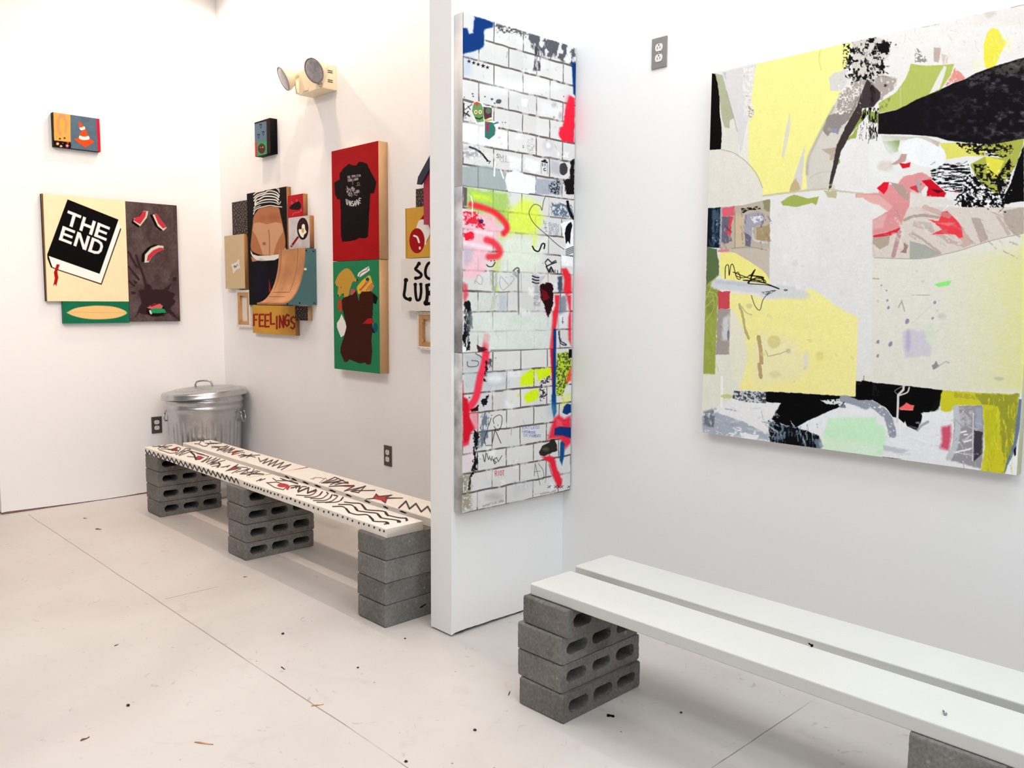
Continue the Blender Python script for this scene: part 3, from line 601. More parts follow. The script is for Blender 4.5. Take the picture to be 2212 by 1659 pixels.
def patch(A, b, sd):
    """thin white and grey overpainting that breaks up the mortar lines"""
    rnd = np.random.RandomState(sd*7)
    for k in range(26):
        x, y = rnd.uniform(b[0], b[2]), rnd.uniform(b[1], b[3]); w_, h_ = rnd.uniform(30, 150), rnd.uniform(20, 110); c = [(243, 243, 243), (236, 237, 240), (214, 215, 219), (228, 226, 220)][rnd.randint(4)]
        A.fill([(x, y), (x+w_, y+w_*.18), (x+w_*.95, y+h_), (x+w_*.1, y+h_*.9)], c, a=rnd.uniform(.35, .8), soft=rnd.uniform(1, 4), rough=4, rs=9, dry=rnd.uniform(.3, .46), streak=(5, 9))
    A.flecks(90, b, [(70, 66, 68), (110, 106, 108), (150, 146, 146), (246, 246, 246)], 1.5, 9, sd, a=.8)
    A.scrapes(34, b, [(120, 116, 118), (170, 168, 170), (90, 88, 92), (246, 246, 246)], 70, 4, 1.4, sd+5)
def art_b1(A):
    bricks(A, 2.380, seed=1); A.f = 'G1'; A.auto = .07; A.er = .5; patch(A, (150, 120, 1110, 1600), 1)
    A.fill([(430, 195), (700, 270), (930, 340), (1122, 410), (1120, 560), (1060, 560), (960, 500), (860, 470), (720, 340), (560, 240), (440, 220)], (95, 95, 102), soft=2, rough=5, rs=12, dry=.42, streak=(10, 16))
    A.fill([(440, 205), (650, 250), (660, 300), (560, 285), (440, 280)], (90, 88, 92), rough=2, dry=.52, streak=(5, 3)); A.fill([(740, 380), (830, 400), (815, 600), (760, 610), (770, 480)], (80, 78, 84), soft=1.5, rough=3, dry=.46, streak=(2, 14))
    A.fill([(255, 140), (345, 165), (420, 190), (415, 230), (340, 255), (335, 395), (290, 425), (150, 465), (150, 235), (195, 240), (215, 290), (245, 285)], BL, soft=1.8, rough=2, rs=6); A.fill([(150, 470), (240, 470), (230, 640), (150, 660)], (150, 170, 215), a=.35, soft=8)
    for i, x in enumerate((210, 250, 288, 330, 368)):
        y = 523+i*13; p = []
        for k in range(10): r = (20 if k % 2 == 0 else 8)*(1.15 if i == 3 else 1); p.append((x+r*math.sin(k*PI/5), y-r*math.cos(k*PI/5)))
        A.fill(p, (42, 36, 36), soft=.35)
    A.fill([(1085, 530), (1125, 545), (1118, 820), (1100, 800)], BL, soft=1.5); A.ell(620, 745, 330, 50, (244, 244, 242), a=.5, soft=12)
    A.fill([(1065, 815), (1112, 840), (1112, 1030), (1105, 1215), (1010, 1210), (975, 1160), (985, 1090), (1010, 1080), (1030, 940)], RD, soft=2, rough=2); A.line([(1060, 830), (1040, 950)], (225, 60, 80), 30, a=.5, soft=5)
    G_ = (108, 150, 98)
    A.fill([(240, 880), (270, 860), (320, 875), (355, 905), (400, 905), (410, 1000), (350, 1030), (330, 1060), (270, 1055), (245, 990)], (245, 245, 240), soft=.5); A.fill([(245, 890), (275, 870), (310, 880), (330, 920), (335, 1040), (280, 1045), (250, 985), (235, 950)], G_, soft=.5); A.fill([(245, 880), (275, 865), (300, 880), (280, 910)], (190, 90, 70), soft=.5)
    A.fill([(330, 910), (405, 920), (405, 1000), (340, 1020)], (92, 62, 62), soft=.6, rough=1); A.ell(375, 945, 24, 26, (98, 118, 100), soft=.5)
    for x in (268, 305): A.ell(x, 955, 15, 18, (232, 205, 150), soft=.4); A.ell(x, 955, 5, 6, (60, 40, 40), soft=.3)
    A.line([(265, 1005), (300, 1015), (325, 1000)], (40, 30, 30), 9, soft=.4)
    A.fill([(340, 1030), (420, 1030), (440, 1050), (465, 1060), (440, 1170), (410, 1195), (345, 1195), (335, 1100)], (244, 244, 240), soft=.5); A.fill([(345, 1035), (410, 1045), (435, 1090), (430, 1150), (380, 1190), (345, 1170)], (62, 120, 110), soft=.5, rough=.6); A.fill([(355, 1050), (380, 1050), (375, 1130), (358, 1120)], (180, 50, 90), soft=.5); A.line([(345, 1030), (400, 1025)], (205, 170, 80), 14); A.line([(345, 1190), (405, 1192)], (205, 170, 80), 12); A.line([(410, 1060), (455, 1045)], (75, 120, 120), 14); A.fill([(410, 1130), (445, 1100), (440, 1150)], (195, 95, 60))
    A.fill([(150, 870), (172, 880), (170, 990), (150, 1000)], (80, 74, 74), rough=1); A.line([(175, 935), (235, 890)], DK, 6); A.line([(200, 905), (222, 935)], DK, 6); A.line([(170, 960), (215, 990)], DK, 9, rough=1); A.line([(180, 985), (205, 950)], DK, 9, rough=1); A.ell(185, 990, 40, 22, (90, 84, 84), a=.5, soft=2, dry=.5)
    for x, y, r in ((170, 830, 6), (240, 800, 9), (245, 822, 7), (345, 825, 8), (405, 845, 12), (463, 865, 24), (430, 880, 8), (495, 1045, 5), (520, 1045, 6), (468, 1175, 14), (485, 1228, 9), (672, 1245, 5), (672, 1258, 5)): A.ell(x, y, r, r*.8, (70, 68, 78), soft=.7, rough=1, a=.85)
    A.fill([(150, 1040), (400, 1050), (420, 1100), (540, 1130), (540, 1260), (230, 1240), (150, 1220)], (242, 243, 246), a=.75, soft=4, rough=4); A.fill([(345, 1035), (410, 1045), (435, 1090), (430, 1150), (380, 1190), (345, 1170)], (62, 120, 110), soft=.5, rough=.6); A.fill([(355, 1050), (380, 1050), (375, 1130), (358, 1120)], (180, 50, 90), soft=.5)
    A.curve([(215, 1255), (270, 1275), (320, 1310), (370, 1370)], (38, 34, 36), 14, soft=.8, rough=1); A.ell(240, 1300, 90, 45, (120, 118, 124), a=.5, soft=5, dry=.45); A.line([(360, 1375), (392, 1375), (380, 1395)], DK, 6)
    A.text('S', (445, 1312), (22, 4), (0, 32), DK, 4, soft=.4); A.text('MI', (475, 1320), (28, 4), (0, 50), (120, 118, 122), 4, soft=.4, a=.8); A.line([(480, 1380), (590, 1385)], (125, 125, 130), 4, a=.7)
    A.fill([(540, 1320), (660, 1350), (650, 1450), (560, 1440)], (246, 246, 246), a=.7, soft=3, rough=3); A.fill([(690, 1340), (800, 1380), (820, 1450), (770, 1480), (680, 1440)], (246, 246, 246), a=.7, soft=3, rough=3)
    A.curve([(826, 1480), (826, 1400), (848, 1376), (875, 1395), (878, 1480)], (120, 116, 114), 4); A.line([(832, 1375), (876, 1385)], (30, 30, 30), 12); A.ell(856, 1368, 14, 8, (30, 30, 30)); A.line([(838, 1395), (838, 1415)], (40, 40, 40), 6); A.line([(858, 1398), (858, 1415)], (40, 40, 40), 6); A.curve([(862, 1435), (848, 1440), (852, 1455), (866, 1455)], (40, 40, 40), 6)
    A.fill([(150, 1425), (350, 1410), (530, 1470), (520, 1640), (190, 1620), (150, 1590)], (158, 168, 168), soft=2, a=.85, rough=3); A.line([(285, 1425), (285, 1600)], (95, 100, 100), 4, a=.6)
    A.fill([(530, 1480), (600, 1450), (720, 1500), (780, 1520), (775, 1640), (700, 1659), (540, 1640), (520, 1540)], (240, 240, 242), soft=1, rough=2)
    for p in ([(430, 1380), (425, 1500)], [(480, 1450), (505, 1520)], [(560, 1560), (560, 1650)]): A.line(p, (246, 246, 246), 12, soft=.8)
    A.fill([(780, 1520), (1000, 1540), (1000, 1659), (780, 1659)], (150, 158, 175), a=.7, soft=2, rough=2); A.fill([(890, 1570), (990, 1530), (980, 1659), (890, 1640)], (52, 52, 64), soft=1, rough=2, dry=.5, streak=(2, 2))
    A.ell(1015, 1440, 38, 50, (72, 68, 70), rough=2, soft=.8); A.fill([(905, 1370), (980, 1380), (985, 1500), (905, 1470)], (170, 172, 182), a=.6, soft=3); A.fill([(1080, 1370), (1110, 1350), (1108, 1659), (1040, 1659), (1015, 1540), (1070, 1520)], (28, 20, 22), soft=1.2, rough=3, rs=4)
    A.fill([(800, 840), (1010, 900), (1000, 1030), (800, 990)], (240, 240, 240), a=.45, soft=8); A.ell(885, 1240, 45, 50, (190, 190, 194), a=.6, soft=5); A.ell(885, 1240, 18, 22, (240, 240, 240), soft=3); A.ell(738, 1240, 35, 70, (165, 160, 160), a=.6, soft=1, dry=.52, streak=(2, 2)); A.ell(935, 895, 22, 20, (180, 178, 180), a=.7, soft=3); A.ell(990, 985, 14, 30, (150, 148, 150), a=.6, soft=3)
def art_b2(A):
    bricks(A, 1.7545, seed=2, fade=lambda a: np.clip(1.1-np.clip((fbm(a.P[..., 1]*4, a.P[..., 2]*4, 9, 2)-.45)*3, 0, .8), .25, 1)); A.f = 'G2'; A.auto = .09; A.er = .5; patch(A, (180, 80, 1210, 1600), 2)
    A.fill([(210, 60), (600, 115), (620, 260), (600, 420), (450, 400), (210, 260)], (160, 200, 90), a=.8, soft=6, rough=6); A.fill([(600, 290), (760, 160), (900, 240), (930, 360), (860, 520), (600, 500)], (222, 244, 70), a=.8, soft=9, rough=6); A.fill([(260, 110), (430, 150), (450, 200), (270, 170)], (215, 245, 60), a=.7, soft=5)
    A.fill([(470, 480), (660, 500), (620, 560), (560, 560), (520, 860), (450, 850), (540, 600)], (200, 215, 90), a=.55, soft=5); A.fill([(560, 520), (980, 540), (860, 860), (540, 860)], (226, 236, 216), a=.75, soft=10); A.fill([(840, 520), (870, 520), (850, 660), (835, 640)], (222, 244, 70), a=.7, soft=3)
    A.fill([(176, 280), (300, 290), (480, 330), (540, 480), (470, 560), (460, 660), (380, 720), (400, 840), (330, 900), (178, 930)], (244, 190, 202), a=.85, soft=4, rough=6); A.fill([(178, 620), (280, 640), (260, 760), (180, 820)], (176, 178, 196), a=.6, soft=6)
    A.curve([(250, 225), (350, 250), (470, 300), (560, 380), (590, 450), (560, 500)], (238, 60, 72), 52, soft=3.2); A.curve([(400, 560), (470, 590), (520, 660), (500, 710), (420, 720)], (238, 60, 72), 62, soft=3.5, a=.9); A.fill([(180, 280), (300, 290), (360, 380), (400, 430), (380, 460), (180, 400)], (226, 44, 66), a=.95, rough=5, rs=5, dry=.42, streak=(5, 5)); A.ell(230, 520, 50, 42, (236, 40, 66), rough=6, rs=4, soft=1.2)
    A.line([(300, 480), (440, 500)], (250, 240, 244), 26, soft=4, a=.8); A.line([(200, 590), (430, 640)], (250, 240, 244), 30, soft=4, a=.7); A.ell(345, 385, 22, 22, (40, 34, 90), rough=1.5, a=.8)
    A.line([(250, 145), (265, 210), (262, 340)], (246, 240, 236), 10, soft=.8)
    A.curve([(398, 795), (420, 812), (455, 808), (478, 772)], DK, 9); A.ell(440, 758, 5, 7, DK, soft=.4); A.ell(470, 756, 5, 7, DK, soft=.4)
    A.curve([(920, 280), (900, 240), (850, 225), (815, 260), (800, 320), (850, 410), (960, 510), (1060, 600), (1130, 650)], DK, 5); A.curve([(920, 280), (940, 180), (980, 115), (1050, 115), (1090, 160)], DK, 5)
    A.curve([(830, 620), (850, 655), (890, 665), (920, 600), (945, 600), (940, 640)], (18, 16, 18), 13)
    A.text('THN', (935, 370), (4, 40), (24, 0), (95, 100, 130), 4, gap=-.1, a=.7, soft=.4)
    for k in range(5): A.text('EASTHE'[k % 3:k % 3+3], (985+k*20, 395+k*4), (0, 40), (14, 0), (100, 105, 140), 3, a=.7, soft=.4, gap=-.05)
    A.fill([(1000, 200), (1200, 230), (1215, 350), (1010, 330)], (105, 120, 140), soft=1.5, rough=3, dry=.45, streak=(3, 4)); A.fill([(985, 60), (1100, 90), (1080, 170), (970, 140)], (80, 86, 100), rough=3, dry=.5, streak=(3, 3)); A.curve([(1160, 200), (1180, 290), (1215, 360)], (28, 20, 26), 26, rough=1.5)
    A.fill([(1095, 405), (1210, 365), (1220, 620), (1150, 640)], (244, 244, 244), soft=.6); A.fill([(1165, 410), (1195, 390), (1205, 420), (1190, 500), (1185, 600), (1165, 570), (1145, 600), (1135, 500), (1145, 440)], (14, 12, 14), soft=.5, rough=.8)
    for k in range(4): A.line([(1145, 652+k*17), (1215, 622+k*17)], (22, 20, 24), 6)
    A.fill([(1100, 700), (1212, 720), (1210, 810), (1100, 800)], (244, 244, 246), soft=.8)
    A.line([(950, 770), (975, 740), (1010, 775), (1050, 755)], DK, 10); A.line([(1055, 770), (1000, 790), (960, 810), (985, 865), (1005, 815), (1030, 860)], DK, 12); A.line([(950, 780), (970, 810)], DK, 8); A.text('WAII', (985, 830), (20, 4), (0, 32), DK, 6, gap=.2)
    A.curve([(650, 850), (680, 825), (700, 830), (705, 870), (690, 850)], (90, 90, 92), 12, soft=1); A.line([(697, 850), (697, 1000), (700, 1260)], (110, 108, 110), 12, soft=1.4); A.curve([(650, 880), (690, 910), (660, 860)], (150, 150, 152), 12, soft=1.4)
    for p in ([(530, 900), (520, 980), (560, 1030), (650, 940), (650, 910), (620, 900)], [(540, 910), (600, 980)], [(290, 960), (320, 890), (360, 930), (340, 980), (290, 940)]): A.curve(p, (150, 156, 160), 6, a=.8, soft=.8)
    A.fill([(830, 875), (900, 900), (960, 900), (900, 980), (830, 960)], (190, 186, 190), a=.8, rough=2); 
    for k in range(3): A.curve([(830, 900+k*28), (860, 912+k*28), (890, 915+k*26)], DK, 12)
    A.fill([(900, 975), (1000, 965), (1025, 1000), (1020, 1160), (1000, 1240), (985, 1290), (955, 1250), (940, 1160), (905, 1100)], (44, 6, 14), soft=.8, rough=3, rs=5); A.fill([(910, 1020), (960, 1040), (1000, 1110), (930, 1140)], (130, 20, 34), a=.8, rough=2)
    A.fill([(850, 960), (905, 980), (905, 1180), (840, 1180)], (150, 150, 156), a=.6, soft=3, rough=3, dry=.42)
    A.fill([(1100, 830), (1150, 825), (1195, 900), (1200, 1060), (1150, 1080), (1120, 1040), (1130, 940)], (232, 44, 60), soft=2.5, a=.95); A.fill([(1040, 1080), (1090, 1080), (1075, 1250), (1050, 1400), (1020, 1640), (985, 1640), (1010, 1400), (1020, 1250), (1045, 1180)], (236, 44, 60), soft=2, a=.95); A.fill([(1150, 1080), (1195, 1080), (1195, 1560), (1170, 1500), (1165, 1300), (1180, 1240)], (232, 44, 60), soft=2.5, a=.9); A.line([(1040, 1410), (1040, 1650)], BL, 28, soft=1)
    A.fill([(1070, 910), (1110, 900), (1115, 1040), (1075, 1060)], (60, 64, 84), a=.85, soft=2, rough=2); A.fill([(1075, 1100), (1150, 1080), (1150, 1240), (1070, 1280), (1075, 1400)], (130, 132, 148), a=.85, soft=2.5, rough=2); A.fill([(1080, 1260), (1170, 1230), (1160, 1390), (1080, 1400)], (228, 228, 232), a=.8, soft=3); A.curve([(1080, 1420), (1090, 1500), (1150, 1550), (1100, 1540), (1080, 1480)], (58, 62, 80), 12, rough=1.5); A.line([(1115, 1290), (1115, 1350)], DK, 4); A.line([(1105, 1330), (1125, 1335)], DK, 4)
    A.fill([(180, 60), (215, 70), (212, 240), (180, 240)], (104, 100, 94), soft=1); A.fill([(176, 960), (215, 980), (225, 1080), (190, 1160), (176, 1100)], (214, 70, 82), soft=3, a=.8)
    A.fill([(190, 1150), (240, 1130), (250, 1240), (272, 1400), (240, 1410), (235, 1600), (200, 1600), (165, 1480), (185, 1400), (190, 1250)], (22, 24, 30), soft=1, rough=4, rs=5, dry=.36, streak=(4, 12)); A.fill([(180, 1240), (250, 1240), (250, 1400), (180, 1400)], (120, 140, 150), a=.4, soft=3, dry=.5, streak=(2, 8)); A.ell(185, 1590, 22, 26, (244, 244, 246), soft=1)
    A.line([(398, 1470), (390, 1560), (375, 1659)], (240, 60, 80), 60, soft=2.5); A.fill([(300, 1545), (340, 1570), (380, 1570), (410, 1600), (320, 1620)], (60, 18, 30), a=.85, rough=2)
    A.fill([(430, 860), (500, 870), (480, 1200), (430, 1230), (445, 1050)], (140, 155, 120), a=.6, soft=3, rough=3, dry=.42, streak=(3, 12)); A.fill([(300, 1060), (560, 1060), (590, 1240), (240, 1240)], (206, 212, 200), a=.6, soft=4, rough=4, dry=.4, streak=(4, 10)); A.fill([(510, 1070), (590, 1070), (590, 1230), (510, 1230)], (180, 186, 200), a=.6, soft=4)
    A.fill([(240, 1260), (850, 1260), (1000, 1300), (980, 1580), (440, 1600), (240, 1440)], (218, 226, 218), a=.75, soft=10); A.ell(690, 1320, 60, 30, (190, 220, 196), a=.6, soft=8); A.line([(250, 1240), (460, 1235)], (120, 118, 116), 5, dry=.4); A.line([(860, 1410), (960, 1415)], (140, 138, 136), 4, a=.7)
    A.line([(440, 1600), (1190, 1590)], (80, 78, 78), 10, soft=1, a=.6); A.ell(500, 1025, 10, 22, (200, 240, 60), a=.8)
def art_b3(A):
    bricks(A, 1.129, seed=3); A.f = 'G3'; A.auto = .07; A.er = .5; patch(A, (170, 90, 1165, 1500), 3)
    A.fill([(180, 250), (560, 260), (600, 400), (420, 440), (180, 440)], (186, 196, 200), a=.6, soft=8, rough=6); A.ell(470, 330, 70, 40, (240, 242, 242), a=.8, soft=6); A.fill([(180, 110), (300, 100), (430, 160), (430, 240), (190, 250)], (176, 178, 184), a=.55, soft=5)
    A.curve([(210, 175), (220, 220), (300, 215), (310, 175), (250, 165)], DK, 6, a=.8); A.curve([(290, 100), (350, 140), (420, 180), (430, 220)], DK, 8, a=.7, rough=2); A.fill([(390, 150), (430, 150), (430, 230), (400, 230)], (90, 90, 100), rough=3, dry=.5)
    A.curve([(395, -20), (370, 180), (330, 320), (290, 500), (230, 600)], (240, 66, 88), 66, soft=2.6); A.curve([(385, 180), (385, 260), (370, 350)], (26, 26, 34), 22, rough=4, rs=4, dry=.42); A.fill([(340, 530), (400, 480), (395, 560), (360, 600)], (26, 28, 36), rough=4, rs=4); A.fill([(240, 620), (315, 575), (310, 625), (250, 640)], (60, 10, 24), rough=2)
    A.fill([(168, 350), (178, 500), (215, 520), (225, 600), (235, 690), (285, 790), (240, 830), (225, 940), (170, 960)], (214, 30, 54), soft=2.4); A.fill([(230, 640), (310, 640), (310, 800), (270, 790)], (240, 130, 140), a=.7, soft=3); A.fill([(165, 960), (260, 880), (300, 1160), (170, 1190)], (240, 210, 214), a=.5, soft=6)
    A.fill([(345, 640), (420, 640), (400, 860), (350, 960), (270, 980), (330, 800)], (98, 110, 124), a=.85, soft=1.5, rough=5, dry=.4, streak=(3, 14)); A.fill([(270, 800), (320, 840), (300, 1000), (315, 1120), (280, 1190), (255, 1180), (270, 1000)], (26, 26, 34), rough=4, rs=5, dry=.38, streak=(3, 12)); A.curve([(268, 1190), (235, 1260), (225, 1350)], (30, 28, 32), 18, rough=3)
    A.line([(430, 690), (365, 890), (380, 945), (430, 945)], DK, 5, rough=1); A.curve([(455, 745), (450, 700), (500, 665), (530, 690), (520, 770), (490, 810), (455, 770)], DK, 5); A.line([(440, 920), (465, 800), (520, 925)], DK, 6); A.line([(618, 780), (612, 850)], (130, 128, 128), 4)
    A.fill([(695, 320), (780, 250), (825, 245), (820, 395), (700, 400)], NY, soft=1.8, rough=4, rs=6); A.fill([(840, 245), (980, 230), (975, 300), (850, 360)], NY, soft=1.8, rough=4, rs=6); A.fill([(735, 480), (800, 440), (870, 420), (860, 520), (760, 560), (735, 540)], NY, soft=1.8, rough=4, rs=6); A.ell(680, 490, 10, 14, NY, soft=1); A.ell(620, 545, 10, 6, NY, soft=1)
    A.fill([(880, 350), (970, 300), (985, 350), (900, 400), (940, 480), (890, 540), (870, 480)], (60, 60, 66), rough=4, rs=4, dry=.5, streak=(3, 3)); A.curve([(880, 500), (920, 490), (940, 475)], (70, 70, 72), 14, rough=1)
    A.fill([(1035, 100), (1165, 80), (1165, 300), (1110, 420), (1080, 500), (1030, 480), (1025, 300)], (190, 215, 60), soft=1.5, rough=3); A.fill([(1035, 100), (1165, 80), (1165, 300), (1110, 420), (1080, 500), (1030, 480), (1025, 300)], (88, 96, 70), rough=3, dry=.5, streak=(3, 3)); A.fill([(1145, 60), (1170, 60), (1170, 140), (1140, 140)], (14, 12, 14)); A.fill([(1165, 220), (1165, 350), (1115, 370), (1140, 270)], (240, 90, 60), soft=2); A.fill([(1080, 500), (1165, 450), (1165, 520), (1090, 600), (1070, 620)], (225, 235, 110), a=.6, soft=3)
    A.fill([(968, 0), (1000, 0), (1020, 480), (1010, 560), (990, 400)], (214, 30, 54), soft=1.6); A.line([(1010, -20), (1012, 250), (1005, 500)], BL, 30, soft=1.4); A.fill([(985, 480), (1025, 480), (1030, 640), (1005, 690), (985, 600)], (16, 76, 122), soft=1.6); A.ell(990, 620, 46, 60, (150, 190, 214), a=.4, soft=7)
    A.fill([(1095, 590), (1130, 560), (1165, 570), (1165, 640), (1125, 665), (1085, 640)], BL, soft=1.2, rough=1.5)
    A.fill([(1010, 690), (1050, 665), (1100, 700), (1160, 670), (1165, 920), (1110, 980), (1060, 880), (950, 890), (985, 760)], (234, 50, 72), soft=3.4, a=.95); A.fill([(1030, 700), (1080, 720), (1090, 780), (1030, 760)], (245, 120, 120), a=.6, soft=3); A.fill([(1015, 790), (1060, 772), (1165, 780), (1165, 880), (1090, 855), (1010, 850)], BL, soft=1.2); A.fill([(1065, 920), (1085, 905), (1105, 930), (1100, 1040), (1080, 1130), (1060, 1080)], (20, 84, 140), soft=1.5)
    A.fill([(870, 1010), (900, 950), (960, 920), (980, 885), (1010, 885), (1035, 940), (1035, 995), (990, 1010), (920, 1045), (880, 1035)], (52, 50, 44), soft=.8, rough=1); A.ell(930, 980, 30, 18, (110, 120, 90), a=.6, soft=3); A.line([(965, 1000), (968, 1090)], (40, 36, 40), 5)
    A.fill([(890, 1050), (960, 1040), (1010, 1060), (1040, 1170), (1085, 1260), (1075, 1310), (1040, 1340), (1000, 1240), (960, 1100)], (234, 50, 72), soft=2.6, rough=2)
    A.text('EAT', (715, 768), (22, 0), (3, 26), (92, 104, 176), 3, gap=.1, soft=.35); A.text('LESS', (795, 770), (18, -1), (3, 24), (92, 104, 176), 3, gap=.1, soft=.35); A.text('HAN', (715, 805), (20, 0), (2, 26), (92, 104, 176), 3, gap=.1, soft=.35); A.text('DO', (728, 838), (18, 0), (2, 24), (92, 104, 176), 3, gap=.1, soft=.35); A.text('MORE', (772, 815), (16, 0), (2, 24), (92, 104, 176), 3, gap=.1, soft=.35); A.text('PIGMENTS', (782, 846), (11, 0), (0, 24), (92, 104, 176), 3, gap=.2, soft=.35)
    A.curve([(355, 1030), (370, 1095), (382, 1015)], DK, 6); A.curve([(390, 1020), (405, 1075), (415, 1045)], DK, 5); A.line([(420, 1060), (430, 1085), (440, 1045)], DK, 5); A.line([(445, 1070), (462, 1115), (478, 1100), (450, 1080), (475, 1060)], DK, 6); A.line([(480, 1055), (495, 1095), (528, 1040)], DK, 5)
    A.text('RIOT', (465, 1180), (17, -1), (2, 46), (200, 64, 66), 5, gap=.3, soft=.4)
    A.line([(825, 1225), (835, 1110), (880, 1310)], (90, 86, 90), 4); A.curve([(862, 1110), (905, 1170), (915, 1240), (895, 1260)], (90, 86, 90), 4); A.line([(825, 1190), (880, 1180)], (90, 86, 90), 4); A.line([(960, 1120), (985, 1210)], (90, 86, 90), 4); A.line([(940, 1230), (925, 1290)], (110, 106, 110), 3)
    for x in (950, 1010, 1040, 1065, 1130): A.line([(x, 1335), (x+28, 1315)], DK, 5); A.line([(x+4, 1315), (x+24, 1338)], DK, 4, a=.7)
    A.fill([(160, 1210), (240, 1200), (250, 1540), (160, 1560)], (128, 118, 88), a=.6, soft=5, rough=4, dry=.38); A.ell(450, 1420, 80, 30, (170, 164, 152), a=.5, soft=6, rough=3); A.line([(360, 1500), (560, 1450)], (120, 110, 98), 14, a=.6, soft=2, dry=.45, rough=2); A.line([(840, 1400), (1040, 1360)], (120, 110, 98), 12, a=.6, soft=2, dry=.45, rough=2)
    A.fill([(640, 1290), (800, 1260), (800, 1330), (640, 1400)], (178, 176, 182), a=.3, soft=8)
M_BSIDE = mat('paint_smeared_canvas_edge', (232, 229, 224), .7, 0, 0, 9, .2, 60, rgb2=(212, 209, 205))
M_BSIDE2 = mat('grey_smeared_canvas_edge', (218, 216, 216), .7, 0, 0, 7, .2, 60, rgb2=(112, 110, 116))
M_BSIDE3 = mat('flecked_canvas_edge', (224, 225, 220), .7, 0, 0, 11, .2, 60, rgb2=(140, 142, 138))
BX, BY, BW = PX1+.05, -.6275, .6195
panel('painting', (BX, BY, 2.381), (0, BW, 0), (0, 0, -.625), .048, art_b1, M_BSIDE, 1.35, label='brick-pattern canvas with blue corner and cartoon stickers, top of three')
panel('painting', (BX, BY, 1.7545), (0, BW, 0), (0, 0, -.6245), .048, art_b2, [M_BSIDE2, M_BSIDE3, M_BSIDE2, M_BSIDE2], 1.35, label='brick-pattern canvas with pink spray and lime green, middle of three')
panel('painting', (BX, BY, 1.1285), (0, BW, 0), (0, 0, -.622), .048, art_b3, M_BSIDE3, 1.35, label='brick-pattern canvas with neon yellow blotches and RIOT, bottom of three')
